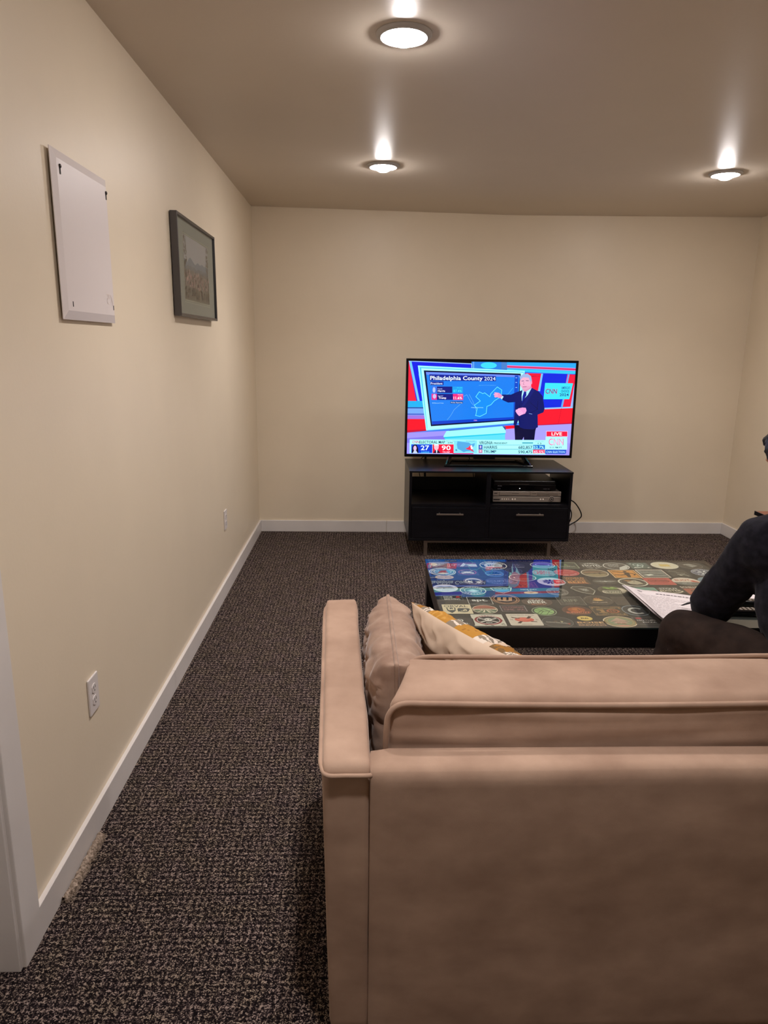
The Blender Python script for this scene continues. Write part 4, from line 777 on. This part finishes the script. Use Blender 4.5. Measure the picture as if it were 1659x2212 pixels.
def D_star(a): a.e(0,0,1,1,(92,76,64)); a.e(0,0,.96,.96,(76,66,56)); a.ring(0,0,.9,.9,.03,(150,140,120),t0=190,t1=260); a.ring(0,0,.9,.9,.03,(150,140,120),t0=-60,t1=10); leafp(a,0,-.25,.22,(216,140,70),8); a.add([(-.4,.0),(-.2,-.15),(.2,-.15),(.4,.0),(.1,.12),(-.1,.12)],(222,176,110)); a.t('SOUR LODGE',0,.42,.14,1.,(216,190,170),.03); a.t('CIDER',0,.66,.08,.4,GY,.02)
def D_riff(a): a.fr(-1,-1,1,1,.03,(176,166,148)); a.r(-.96,-.96,.96,.96,(72,68,60)); a.t('WINNING',0,-.72,.16,1.1,GY,.02); a.t('RIFF',0,-.05,.6,1.1,(150,144,124),.04); a.t('EVERY DAY',0,.62,.14,1.1,(140,130,116),.02); a.ln([(-.75,-.6),(-.75,.6)],.03,GY)
def D_sun(a): a.e(0,0,1,1,(110,78,60)); a.e(0,0,.96,.96,(96,60,44)); a.e(0,-.15,.6,.5,(170,90,50)); a.e(0,-.3,.3,.3,(200,120,60)); a.t('SUPERFUZZ',0,.4,.28,1.6,(236,130,90),.04); a.t('BLOOD ORANGE',0,.66,.08,1.,(210,150,100),.02); a.ln([(-.3,-.4),(.1,-.35),(.2,.1)],.06,(70,40,30)); a.ln([(.1,-.35),(.4,-.2)],.05,(70,40,30))
def D_ann(a):
    a.rr(-1,-1,1,1,.05,(150,116,76)); a.rr(-.96,-.96,.96,.96,.05,(78,68,54)); B=(168,126,78)
    for x,y,sx,sy in ((-.86,-.82,1,1),(.86,-.82,-1,1),(-.86,.82,1,-1),(.86,.82,-1,-1)): a.ln([(x,y+sy*.3),(x,y),(x+sx*.5,y)],.08,B)
    a.t('HOPWORKS',0,-.58,.16,1.2,(190,150,100),.03); a.r(-.5,-.35,-.25,.4,B); a.r(-.7,-.35,-.25,-.15,B); a.r(-.65,.25,-.1,.4,B); a.ring(.3,.02,.42,.4,.14,(180,100,60)); a.t('10',.3,.02,.3,.3,(190,110,66),.03); a.t('ANNIVERSARY',.05,.62,.14,1.2,(190,150,100),.03)
def D_gold(a): a.e(0,0,1,1,(214,180,96)); a.e(0,0,.88,.88,(230,196,110)); a.t('BB',0,0,.55,1.,(60,48,34),.05)
def D_boise(a): a.rr(-1,-1,1,1,.05,(70,66,64)); a.t('BOISE',0,-.42,.62,1.7,(230,176,120),.05); a.t('BREWING',0,.5,.46,1.75,(214,160,116),.03)
def D_pine(a): a.e(0,0,1,1,(232,212,184)); a.e(0,0,.93,.93,(170,130,80)); a.e(0,0,.86,.86,(140,150,118)); a.ring(0,0,.78,.78,.05,(190,150,100)); a.add([(-.6,.0),(0,-.75),(.6,.0),(.25,.0),(.5,.3),(-.5,.3),(-.25,.0)],(196,160,140)); a.t('GREAT NOTION',0,-.08,.13,.9,(110,84,74),.03); a.t('PUB',0,.32,.26,.5,(150,84,74),.04); a.add([(-.5,.6),(.5,.6),(.2,.8),(-.2,.8)],(216,150,130))
def D_cres(a): a.e(0,0,1,1,(96,104,108)); a.e(0,0,.9,.9,(44,46,48)); a.ring(0,0,.97,.97,.05,(150,160,166)); a.ring(.05,.05,.62,.6,.2,(196,190,184),t0=50,t1=320)
def D_hot(a): a.rr(-1,-1,1,1,.1,(54,50,46)); a.fr(-.9,-.8,.9,.85,.04,(140,134,124)); a.e(-.45,-.55,.25,.15,(190,60,70)); a.t('HOTLIPS',0,-.1,.24,1.4,(220,206,200),.03); a.t('PIZZA',.1,.35,.24,1.,(220,206,200),.03)
def D_dark(a): a.rr(-1,-1,1,1,.05,(76,66,56)); a.fr(-.97,-.97,.97,.97,.02,(120,106,90))
ST=[('diner',.372,3.186,.092,.094,D_diner),('mountain',.491,3.187,.105,.073,D_tri),('harbor',.374,3.081,.117,.112,D_light),('crest',.487,3.075,.093,.09,D_tractor),('station',.624,3.178,.123,.123,D_swamp),
('brook',.374,3.003,.079,.050,D_brook),('wolf',.495,2.950,.085,.093,D_wolf),('leaf',.607,3.056,.081,.088,D_leafring),('text',.609,2.952,.115,.088,D_ecl),('mountain',.361,2.856,.102,.094,D_lav),('boat',.475,2.828,.106,.104,D_teal),
('text',.735,3.175,.075,.072,D_elys),('ring',.705,3.098,.077,.083,D_ring),('cup',.724,3.002,.117,.097,D_glass),('mug',.860,3.186,.111,.095,D_moon),('pill',.837,3.069,.098,.095,D_pill),('beast',.840,2.946,.118,.107,D_beast),
('verse',.722,2.904,.081,.080,D_verse2),('eyes',.716,2.822,.083,.076,D_nice),('shield',.599,2.837,.089,.082,D_shield),('seal',.831,2.816,.087,.093,D_seal),
('text',.374,2.735,.098,.080,D_side),('text',.484,2.708,.094,.082,D_apt),('shield',.380,2.612,.109,.096,D_orval),('road',.489,2.609,.095,.090,D_salt),('text',.375,2.482,.097,.076,D_stihl),('skull',.483,2.498,.116,.111,D_skull),
('wings',.592,2.725,.111,.112,D_wings),('text',.715,2.694,.117,.090,D_beer),('text',.603,2.619,.100,.066,D_close),('globe',.718,2.590,.095,.094,D_green),('fish',.621,2.503,.118,.112,D_redb),('fish',.742,2.480,.112,.105,D_ink),
('frame',.977,3.185,.095,.09,D_park),('red',.943,3.074,.112,.095,D_redo),('text',1.095,3.180,.098,.098,D_hotel),('peak',1.208,3.173,.118,.109,D_snow),('figure',1.207,3.058,.120,.112,D_road),('deer',1.072,3.069,.120,.109,D_stag),
('text',.955,2.963,.104,.096,D_world),('wings',1.082,2.952,.108,.076,D_wingsb),('dog',1.202,2.942,.125,.108,D_dog),('state',.949,2.835,.094,.106,D_state),('hop',1.074,2.838,.116,.106,D_elysian),('knot',1.322,3.185,.092,.09,D_knot),
('cream',1.447,3.190,.122,.108,D_cream),('emblem',1.570,3.190,.110,.103,D_gemb),('harbor',1.340,3.066,.122,.112,D_fish),('red',1.325,2.955,.118,.09,D_redsign),('sketch',1.462,3.073,.087,.100,D_sketch),('flower',1.585,3.082,.106,.104,D_flower),
('buoy',1.446,2.955,.118,.104,D_buoy),('sky',1.565,2.965,.110,.104,D_sky),('text',1.325,2.838,.109,.096,D_stout),('text',1.436,2.838,.100,.105,D_sch),('mint',1.215,2.830,.10,.083,D_mint),
('star',.972,2.714,.117,.108,D_star),('text',.857,2.708,.099,.092,D_riff),('skater',.850,2.599,.110,.098,D_sun),('anniversary',.973,2.594,.118,.096,D_ann),('gold',.856,2.517,.056,.046,D_gold),('text',.865,2.464,.112,.050,D_boise),('badge',.981,2.484,.122,.106,D_pine),
('crescent',1.084,2.600,.103,.110,D_cres),('text',1.087,2.494,.098,.085,D_hot),('plain',1.085,2.708,.097,.092,D_dark)]
for nm,x,y,w_,h_,fn in ST:
    a=Art(); fn(a); X,Y=x-tcx,y-tcy
    o=a.build('sticker',M['sticker'],table,lambda u,v,l,X=X,Y=Y,w_=w_*1.05,h_=h_*1.04:(X+u*w_/2,Y-v*h_/2,.46925+l),.000008)
# ---------------- things on the table
def papers():
    root=empty('printed_paper',(1.22,2.66,KZ),0,'white printed sheets lying on the coffee table beside the knee','paper')
    # sheets in table coordinates: corners
    P=[Vector((1.118,2.835)),Vector((1.43,2.715)),Vector((1.335,2.43)),Vector((1.100,2.45))]
    for s_ in range(3):
        b=nb(); n=12; g=[]
        for i in range(n+1):
            row=[]
            for j in range(n+1):
                u,v=i/n,j/n; p=(P[0]*(1-u)+P[1]*u)*(1-v)+(P[3]*(1-u)+P[2]*u)*v
                lift=.034*max(0,(1-u*4))**1.5*(.5+v*.6)+.004*math.sin(3*u+2*v)
                row.append(b.verts.new((p.x-1.22-s_*.003,p.y-2.66+s_*.002,.0012+(2-s_)*.0009+max(0,lift)*(1 if s_==0 else .9))))
            g.append(row)
        for i in range(n):
            for j in range(n): b.faces.new((g[i][j],g[i+1][j],g[i+1][j+1],g[i][j+1]))
        o=obj('sheet',b,M['paper'],root,True); sm=o.modifiers.new('s','SOLIDIFY'); sm.thickness=.0004; sm.offset=-1; bake(o)
    a=Art(); ins=(120,112,118); rg=random.Random(9)
    a.e(.17,.09,.03,.025,(150,140,146)); a.e(.17,.09,.02,.012,(205,196,196))
    x=.36
    while x<.80: w=rg.uniform(.02,.05); a.r(x,.10,x+w,.125,ins); x+=w+.012
    for k in range(13):
        y=.20+.052*k; x=.10; end=rg.uniform(.5,.92)
        while x<end: w=rg.uniform(.02,.07); a.r(x,y,x+w,y+.008,(168,160,164)); x+=w+.012
    def fn(u,v,l):
        p=(P[0]*(1-u)+P[1]*u)*(1-v)+(P[3]*(1-u)+P[2]*u)*v; lift=.034*max(0,(1-u*4))**1.5*(.5+v*.6)+.004*math.sin(3*u+2*v)
        return (p.x-1.22,p.y-2.66,.0012+.0018+max(0,lift)+.0009+l)
    a.build('printing',M['print'],root,fn,.00002)
papers()
def remote(x,y,rz,label):
    root=empty('remote_control',(x,y,KZ),rz,label,'remote control')
    b=softbox(-.022,-.09,.001,.022,.09,.020,r=.008,n=6); obj('body',b,M['gloss_black'],root,True)
    b=nb(); lathe(b,[(.015,0),(.015,.002),(.009,.002),(.009,0)],28,(0,.03,.0195)); obj('ring_button',b,M['steel'],root,True)
    for i in range(4):
        for j in range(3):
            b=bx(-.014+j*.0105,-.07+i*.017,.0195,-.008+j*.0105,-.061+i*.017,.0215,.0005); obj('button',b,M['silver2'],root)
remote(1.52,2.665,1.35,'black remote control on the coffee table between arm and torso')
remote(1.46,2.555,1.5,'second black remote control nearer the table edge beside the torso')
b=nb(); box(b,1.545,2.70,KZ,1.66,2.80,KZ+.004,.001); tag(obj('paper_card',b,M['paper']),'pale card lying on the coffee table behind the remotes','card')
# side table seen over the shoulder
def side_table():
    root=empty('side_table',(2.32,3.45,0),0,'brown topped end table beyond the person, its corner just showing over the shoulder','table')
    obj('top',bx(-.20,-.20,.610,.20,.20,.632,.003),M['brownboard'],root); obj('edge_band',bx(-.206,-.202,.611,-.20,.202,.633,.001),M['black_plastic'],root)
    for sx in (-.17,.17):
        for sy in (-.17,.17): obj('leg',bx(sx-.015,sy-.015,0,sx+.015,sy+.015,.61),M['brownboard'],root)
side_table()
# ================================================================ SOFA
AZ=.68
def piping(name,pts,parent,mt,r=.005,closed=False,n=6):
    b=nb(); tube(b,spline(pts,n,closed),r,8,closed); return obj(name,b,mt,parent,True)
def sofa():
    OX,OY=.93,1.70; root=empty('sofa',(OX,OY,0),0,'tan velvet sofa seen from behind, low track arm at its left','sofa'); V=M['velvet']
    def T(p): return Vector((p[0]-OX,p[1]-OY,p[2]))
    def arm(sign):
        # footprint follows the slightly splayed arm
        if sign<0: c=dict(nl=(-.074,1.226),nr=(.024,1.226),fl=(-.112,2.155),fr=(-.012,2.165))
        else: c=dict(nl=(1.836,1.226),nr=(1.934,1.226),fl=(1.846,2.165),fr=(1.946,2.155))
        def mp(x,y,z):
            u=x;v=y; a=Vector(c['nl'])*(1-u)+Vector(c['nr'])*u; b=Vector(c['fl'])*(1-u)+Vector(c['fr'])*u; p=a*(1-v)+b*v; return p
        def fn(p,q):
            u=p.x; v=p.y; bulge=0
            P=mp(u,v,p.z); k=(AZ-p.z)/AZ
            x=P.x+(.014*k if (sign<0 and u<.5) else (-.014*k if (sign>0 and u>.5) else 0))
            x+=.004*noise.noise(Vector((p.y*6,p.z*4,3)))*(1 if u>.5 else .4)
            return T((x,P.y,p.z))
        bm=nb(); 
        # build in metric then normalise so that corner radii stay even
        W_,D_=.098,.93
        b=softbox(0,0,.035,W_,D_,AZ,r=.014,n=22,fn=lambda p,q:fn(Vector((p.x/W_,p.y/D_,p.z)),q))
        a=obj('armrest',b,V,root,True)
        z=AZ-.006
        def C(u,v): P=mp(u,v,z); return T((P.x,P.y,z))
        e=.006
        pts=[C(.04,.97),C(-.02,.90),C(-.02,.5),C(-.02,.10),C(.0,.03),C(.12,-.004),C(.5,-.006),C(.9,-.006),C(1.0,-.004)]
        if sign>0: pts=[C(.96,.97),C(1.02,.9),C(1.02,.5),C(1.02,.1),C(1.0,.03),C(.88,-.004),C(.5,-.006),C(.1,-.006),C(.0,-.004)]
        piping('arm_piping',[p+Vector((0,0,-.012)) for p in pts],a,V,.0048)
        return a
    arm(-1); arm(1)
    def bfn(p,q):
        z=p.z; p=p+Vector((0,.0035*noise.noise(Vector((p.x*3,p.z*5,1))),0)); 
        p.x=.0205+(p.x-.0255)*.25 if p.x<.05 and q.x<-.95 else p.x
        if q.y<0: p.y+=.006*noise.noise(Vector((p.x*2.2,p.z*2.5,7)))
        return T(p)
    obj('back_frame',softbox(.0255,1.214,.035,1.834,1.309,AZ-.001,r=.026,n=30,fn=bfn),V,root,True)
    b=softbox(.0,1.30,.06,1.86,2.13,.29,r=.02,n=10,fn=lambda p,q:T(p)); obj('seat_frame',b,V,root,True)
    for x0,x1 in ((.012,.928),(.932,1.848)):
        b=softbox(x0,1.34,.29,x1,2.16,.43,r=.03,n=14,puff=.012,fn=lambda p,q:T(p)); sc=obj('seat_cushion',b,V,root,True)
    # back cushions
    for k,(x0,x1) in enumerate(((.052,.985),(.990,1.82))):
        y0,y1,z0,z1=1.328,1.542,.43,.768
        def shape(p,q,x0=x0,x1=x1,k=k):
            t=(p.z-z0)/(z1-z0); p=p.copy()
            if k==0:
                f=max(0,1-(p.x-x0)/.12); g=(p.y-y0)/(y1-y0); p.x+=.070*f*f*max(0,g)**.8      # soft left end
            p.y+=.012*(1-t)+.0; 
            if q.y<-.5: p.y+=.008*math.sin(math.pi*t)*-1+.005*noise.noise(Vector((p.x*9,p.z*26,2)))*(1-t)+.004*noise.noise(Vector((p.x*3,p.z*40,9)))
            p+=noise.noise_vector(Vector((p.x*5,p.y*5,p.z*7+k)))*.004
            # sags toward the middle
            p.z-=.010*math.sin(math.pi*(p.x-x0)/(x1-x0))*max(0,t)*(1 if q.z>.5 else .3)*.6
            return T(p)
        b=softbox(x0,y0,z0,x1,y1,z1,r=.028,n=30,puff=.010,fn=shape); bc=obj('back_cushion',b,V,root,True)
        mid=lambda x:-.006*math.sin(math.pi*(x-x0)/(x1-x0))
        xs_=[x0+.09+(x1-x0-.12)*i/8 for i in range(9)]
        lf=.0 if k else 0
        rear=[(x0+.004,y0+.012,z0+.02),(x0+.003,y0+.006,z0+.15),(x0+.004,y0+.000,z1-.075),(x0+.010,y0-.001,z1-.032),(x0+.035,y0-.001,z1-.012)]+[(x,y0-.002,z1-.009+mid(x)) for x in xs_]+[(x1-.012,y0-.001,z1-.012),(x1+.002,y0,z1-.04),(x1+.002,y0+.01,z0+.05)]
        piping('cushion_piping',[T(p) for p in rear],bc,V,.0065,n=5)
        dx=.07 if k==0 else 0
        front=[(x0+dx-.010,y1-.004,z0+.05),(x0+dx-.010,y1-.006,z1-.06),(x0+dx-.002,y1-.010,z1-.022),(x0+dx+.025,y1-.010,z1-.003)]+[(x,y1-.008,z1+.001+mid(x)) for x in xs_[1:]]+[(x1-.012,y1-.008,z1-.004),(x1,y1-.006,z1-.04),(x1,y1-.01,z0+.1)]
        piping('cushion_piping',[T(p) for p in front],bc,V,.0060,n=5)
    for x in (.02,1.84):
        for y in (1.27,2.10): b=nb(); lathe(b,[(.001,0),(.018,0),(.022,.06),(.001,.06)],20,(x-OX,y-OY,0)); obj('foot',b,M['black_wood'],root)
sofa()
def pillow_bm(w,h,t,n=44,wr=.004,seed=0,fr=14,pw=2.6,corner=.06,ex=.5):
    """two puffed sheets meeting in a seam, in the XZ plane, thickness along Y; returns bm, seam points"""
    b=nb(); S=[]; seam=[]
    def P(u,v,s_):
        pu,pv=abs(u),abs(v); e=max(0,(1-pu**pw))**ex*max(0,(1-pv**pw))**ex
        x=u*w/2*(1-corner*(1-pv**2)*1.); z=v*h/2*(1-corner*(1-pu**2)*1.)
        q=Vector((x*fr+seed,z*fr,s_*3.)); 
        y=s_*t/2*e+wr*(noise.noise(q)+.6*noise.noise(q*2.3))*min(1,e*2.5+.12)
        y-=wr*.8*(1-min(1,abs(noise.noise(Vector((x*11+seed*2,z*30+x*9,s_*5))))*5))*min(1,e*1.4)
        y+=wr*1.2*math.sin((u*3+v*9)+2*noise.noise(q*.5))*e*(1-e)
        return Vector((x,y,z))
    V={}
    for s_ in (-1,1):
        for i in range(n+1):
            for j in range(n+1):
                u=math.sin(math.pi/2*(2*i/n-1)); v=math.sin(math.pi/2*(2*j/n-1)); edge=i in(0,n) or j in(0,n)
                if edge and s_==1: V[s_,i,j]=V[-1,i,j]; continue
                p=P(u,v,s_)
                if edge: p.y=0
                V[s_,i,j]=b.verts.new(p)
        for i in range(n):
            for j in range(n):
                f=[V[s_,i,j],V[s_,i+1,j],V[s_,i+1,j+1],V[s_,i,j+1]]
                b.faces.new(f)
    idx=[(i,0) for i in range(n)]+[(n,j) for j in range(n)]+[(i,n) for i in range(n,0,-1)]+[(0,j) for j in range(n,0,-1)]
    seam=[V[-1,i,j].co.copy() for i,j in idx]
    return b,seam
def place(o,loc,rot): o.location=loc; o.rotation_euler=rot
def velvet_pillow():
    root=empty('velvet_pillow',(0,0,0),0,'wrinkled taupe velvet pillow wedged against the left sofa arm','pillow')
    b,seam=pillow_bm(.53,.33,.15,64,.009,seed=3,fr=17,corner=.02,pw=4,ex=.32); 
    c=obj('cover',b,M['velvet_pillow'],root,True)
    b=nb(); tube(b,seam[::2],.0055,8,True); obj('piping',b,M['velvet_pillow'],root,True)
    place(root,(.088,1.728,.595),(math.radians(-2),math.radians(3),math.radians(90)))
velvet_pillow()
def throw_pillow():
    root=empty('throw_pillow',(0,0,0),0,'cream linen throw pillow with mustard woven stripes on its front','pillow')
    n=120; b,seam=pillow_bm(.45,.37,.15,n,.010,seed=8,fr=13,corner=.07)
    cl=b.loops.layers.float_color.new('Col'); rg=random.Random(4)
    lin=L(216,192,168); mus=L(186,132,44); mus2=L(160,108,30); gr=L(140,126,108); wh=L(226,212,196)
    for f in b.faces:
        c=f.calc_center_median(); front=c.y>0
        col=lin
        if front:
            v=c.x/.43+.5; k=noise.noise(Vector((c.x*60,c.z*60,0))); kk=noise.noise(Vector((c.x*160,c.z*160,4)))
            if v<.10: col=mus2 if k>-.1 else gr
            elif v<.15: col=gr if kk>0 else wh
            elif v<.33: col=mus if kk>-.25 else L(200,150,70)
            elif v<.40: col=gr if math.sin(c.z*480+2*k)>0 else wh
            elif v<.58: col=mus if kk>-.4 else mus2
            elif v<.68: col=wh if math.sin(c.z*520+2*k)>0 else gr
            elif v<.72: col=lin
            elif v<.84: col=mus2 if k>-.1 else L(120,90,50)
            elif v<.9: col=gr if kk>0 else wh
            else: col=mus
        for l in f.loops: l[cl]=col
    # raised weave on the front
    for v in b.verts:
        if v.co.y>.004: v.co.y+=.0022*noise.noise(v.co*150)
    o=obj('cover',b,M['woven'],root,True)
    bp=M['woven']; nn=nd(bp,'ShaderNodeTexNoise'); nn.inputs['Scale'].default_value=320; q=nd(bp,'ShaderNodeBump'); q.inputs['Strength'].default_value=.5; q.inputs['Distance'].default_value=.0015
    lk(bp,nn.outputs[0],q.inputs['Height']); lk(bp,q.outputs[0],bp.node_tree.nodes['Principled BSDF'].inputs['Normal'])
    return root
tp=throw_pillow()
# edge runs from far-left corner down toward the back cushion
place(tp,(.330,1.745,.598),(math.radians(26),math.radians(1),math.radians(-58)))
# ================================================================ PERSON
def capsule(bm,p,q,r1,r2,sc=(1,1,1),n=16):
    p=Vector(p);q=Vector(q); d=q-p; l=d.length; d=d/l if l>1e-6 else Vector((0,0,1)); s_=d.orthogonal().normalized(); u=d.cross(s_); rings=[]
    prof=[(-math.cos(a)*r1,math.sin(a)*r1) for a in [math.pi/2*k/5 for k in range(1,6)]]+[(l+math.sin(a)*r2,math.cos(a)*r2) for a in [math.pi/2*k/5 for k in range(0,5)]]
    for t,r in prof:
        rings.append([bm.verts.new(p+d*t+(s_*math.cos(2*math.pi*k/n)+u*math.sin(2*math.pi*k/n))*r) for k in range(n)])
    for a,b in zip(rings,rings[1:]):
        for k in range(n): bm.faces.new((a[k],a[(k+1)%n],b[(k+1)%n],b[k]))
    bm.faces.new(rings[0]); bm.faces.new(rings[-1])
def ell(bm,c,r,R=None,n=20):
    m=Matrix.Translation(c)@(R or Matrix())@Matrix.Diagonal((*r,1)); bmesh.ops.create_uvsphere(bm,u_segments=n,v_segments=n//2,radius=1,matrix=m)
def organic(name,bm,mt,parent,vox=.008,smooth=6,wr=0,wf=12,seed=0):
    o=obj(name,bm,mt,parent); r=o.modifiers.new('r','REMESH'); r.mode='VOXEL'; r.voxel_size=vox; r.use_smooth_shade=True
    s_=o.modifiers.new('s','SMOOTH'); s_.iterations=smooth; s_.factor=.5; bake(o)
    if wr:
        me=o.data; 
        for v in me.vertices:
            c=v.co; k=noise.noise(Vector((c.x*wf+seed,c.y*wf,c.z*wf*1.6)))+.5*noise.noise(Vector((c.x*wf*2.3,c.y*wf*2.3,c.z*wf*3.1+seed))); v.co=c+v.normal*k*wr
    for p in o.data.polygons: p.use_smooth=True
    return o
def person():
    root=empty('person',(1.38,1.92,0),0,'person in charcoal sweater and dark brown trousers, seated and leaning over the coffee table','person')
    R0=Vector((1.38,1.92,0)); 
    J=dict(pel=(1.385,1.88,.53),lhip=(1.29,1.92,.52),rhip=(1.50,1.87,.52),lknee=(1.115,2.265,.522),rknee=(1.63,2.29,.51),lank=(1.07,2.27,.09),rank=(1.70,2.25,.09),
      waist=(1.365,1.99,.69),chest=(1.395,2.11,.865),neck=(1.415,2.20,.98),head=(1.432,2.28,1.125),lsh=(1.262,2.12,.877),rsh=(1.575,2.17,.915),lel=(1.205,2.255,.628),rel=(1.76,2.31,.65),lwr=(1.352,2.455,.552),rwr=(1.70,2.50,.53))
    J={k:Vector(v)-R0 for k,v in J.items()}
    def limb(bm,a,b,r1,r2): capsule(bm,J[a],J[b],r1,r2)
    body=nb()
    ell(body,J['pel'],(.15,.11,.10)); capsule(body,J['pel'],J['waist'],.12,.115); capsule(body,J['waist'],J['chest'],.115,.125); capsule(body,J['chest']+Vector((-.08,0,.02)),J['chest']+Vector((.08,0,.02)),.09,.09)
    capsule(body,J['chest'],J['neck'],.08,.055); capsule(body,J['neck'],J['head']-Vector((0,.01,.05)),.056,.054)
    for s_ in 'lr':
        limb(body,s_+'sh',s_+'el',.052,.042); limb(body,s_+'el',s_+'wr',.042,.027); capsule(body,J['chest'],J[s_+'sh'],.08,.06)
        limb(body,s_+'hip',s_+'knee',.085,.055); limb(body,s_+'knee',s_+'ank',.055,.036); capsule(body,J[s_+'ank'],J[s_+'ank']+Vector((-.03 if s_=='l' else .03,.16,-.045)),.034,.03)
    # head, leaning to look down at the page
    h=J['head']; Rm=Matrix.Rotation(math.radians(-32),4,'X')
    def H(x,y,z): return h+(Rm@Vector((x,y,z)))
    ell(body,H(0,0,.03),(.074,.092,.088),Rm); ell(body,H(0,.035,-.045),(.056,.058,.066),Rm)
    capsule(body,H(0,.088,.02),H(0,.104,-.022),.009,.014); ell(body,H(0,.078,.032),(.052,.02,.014),Rm)
    for sx in (-1,1): ell(body,H(sx*.078,-.004,-.008),(.010,.020,.032),Rm); ell(body,H(sx*.030,.076,.008),(.016,.012,.012),Rm)
    ell(body,H(0,.088,-.056),(.026,.012,.009),Rm); ell(body,H(0,.074,-.092),(.024,.022,.018),Rm)
    # hands
    def hand(w,dirv,side,curl):
        d=Vector(dirv).normalized(); up=Vector((0,0,1)); s_=d.cross(up).normalized()*side; n_=s_.cross(d).normalized()
        if n_.z<0:n_=-n_
        for k in range(4):
            o_=s_*(-.030+.020*k); capsule(body,w+d*.01+o_*.5,w+d*.085+o_,.014,.0115)
        for k,(ln_) in enumerate((.066,.076,.072,.056)):
            o_=s_*(-.030+.020*k); a=w+d*.088+o_; v=(d*math.cos(curl*.6)-n_*math.sin(curl*.6)); b_=a+v*ln_*.45; v2=(d*math.cos(curl*1.4)-n_*math.sin(curl*1.4)); c_=b_+v2*ln_*.32; v3=(d*math.cos(curl*2)-n_*math.sin(curl*2)); e_=c_+v3*ln_*.25
            capsule(body,a,b_,.0098,.0088,n=10); capsule(body,b_,c_,.0088,.008,n=10); capsule(body,c_,e_,.008,.007,n=10)
        t0=w+d*.025-s_*.026; t1=t0+(d*.7-s_*.6-n_*.35).normalized()*.040; t2=t1+(d*.95-n_*.25+s_*.1).normalized()*.030
        capsule(body,t0,t1,.0135,.011,n=10); capsule(body,t1,t2,.011,.0085,n=10)
    hand(J['lwr'],(-.02,1,-.22),1,.6); hand(J['rwr'],(-.45,.8,-.12),-1,.3)
    bo=organic('body',body,M['skin'],root,.0052,4)
    for sx in (-1,1):
        b=nb(); ell(b,H(sx*.030,.0835,.008),(.011,.0055,.0075),Rm,16); obj('eye',b,mat('eye',L(60,44,38),.1),root,True)
    # hair
    hb=nb(); ell(hb,H(0,-.014,.045),(.086,.100,.090),Rm); ell(hb,H(0,-.05,-.01),(.078,.056,.075),Rm); ell(hb,H(0,.055,.095),(.060,.042,.028),Rm)
    for sx in (-1,1): ell(hb,H(sx*.074,-.018,.012),(.013,.032,.045),Rm)
    organic('hair',hb,M['hair'],root,.006,3,.004,55,2)
    # sweater
    sw=nb()
    ell(sw,J['pel']+Vector((0,.0,.05)),(.175,.145,.10)); capsule(sw,J['pel']+Vector((0,0,.05)),J['waist'],.145,.142); capsule(sw,J['waist'],J['chest'],.145,.148); capsule(sw,J['chest']+Vector((-.10,0,.0)),J['chest']+Vector((.10,0,.0)),.115,.115)
    capsule(sw,J['chest'],J['neck']-Vector((0,.02,.03)),.10,.070)
    for s_ in 'lr':
        capsule(sw,J['chest']+Vector((0,0,.02)),J[s_+'sh'],.095,.080); mid=(J[s_+'sh']+J[s_+'el'])/2+Vector((0,0,.0)); capsule(sw,J[s_+'sh'],mid,.082,.076); capsule(sw,mid,J[s_+'el'],.076,.072)
        capsule(sw,J[s_+'el'],J[s_+'wr'].lerp(J[s_+'el'],.12),.073,.040); capsule(sw,J[s_+'wr'].lerp(J[s_+'el'],.14),J[s_+'wr'].lerp(J[s_+'el'],.02),.040,.036)
    organic('sweater',sw,M['sweater'],root,.009,5,.006,13,4)
    # trousers
    tr=nb(); ell(tr,J['pel']-Vector((0,.01,.01)),(.165,.135,.105))
    for s_ in 'lr':
        mid=(J[s_+'hip']+J[s_+'knee'])/2; capsule(tr,J[s_+'hip'],mid,.105,.094); capsule(tr,mid,J[s_+'knee'],.094,.078); m2=(J[s_+'knee']+J[s_+'ank'])/2; capsule(tr,J[s_+'knee'],m2,.078,.068); capsule(tr,m2,J[s_+'ank']+Vector((0,0,.03)),.068,.058)
    organic('trousers',tr,M['trousers'],root,.009,5,.006,11,9)
    for s_ in 'lr':
        k=-.03 if s_=='l' else .03; a=J[s_+'ank']; sh=nb(); capsule(sh,a+Vector((0,-.03,-.042)),a+Vector((k,.17,-.050)),.042,.034); capsule(sh,a+Vector((0,-.01,-.02)),a+Vector((0,0,.02)),.045,.042)
        for v in sh.verts: v.co.z=max(v.co.z,.006)
        so=organic('shoe',sh,M['shoe'],root,.006,3)
    return root,J,R0
person_root,J,R0=person()
# pen held at the page
b=nb(); wr=J['lwr']+R0; tube(b,[(1.262,2.60,.4905),(1.269,2.598,.4935),(1.285,2.593,.502),(1.405,2.545,.560)],[.0006,.0026,.0042,.0042],10)
tag(obj('pen',b,M['black_plastic'],None,True),"black pen held over the printed sheets, tip showing left of the sleeve",'pen')
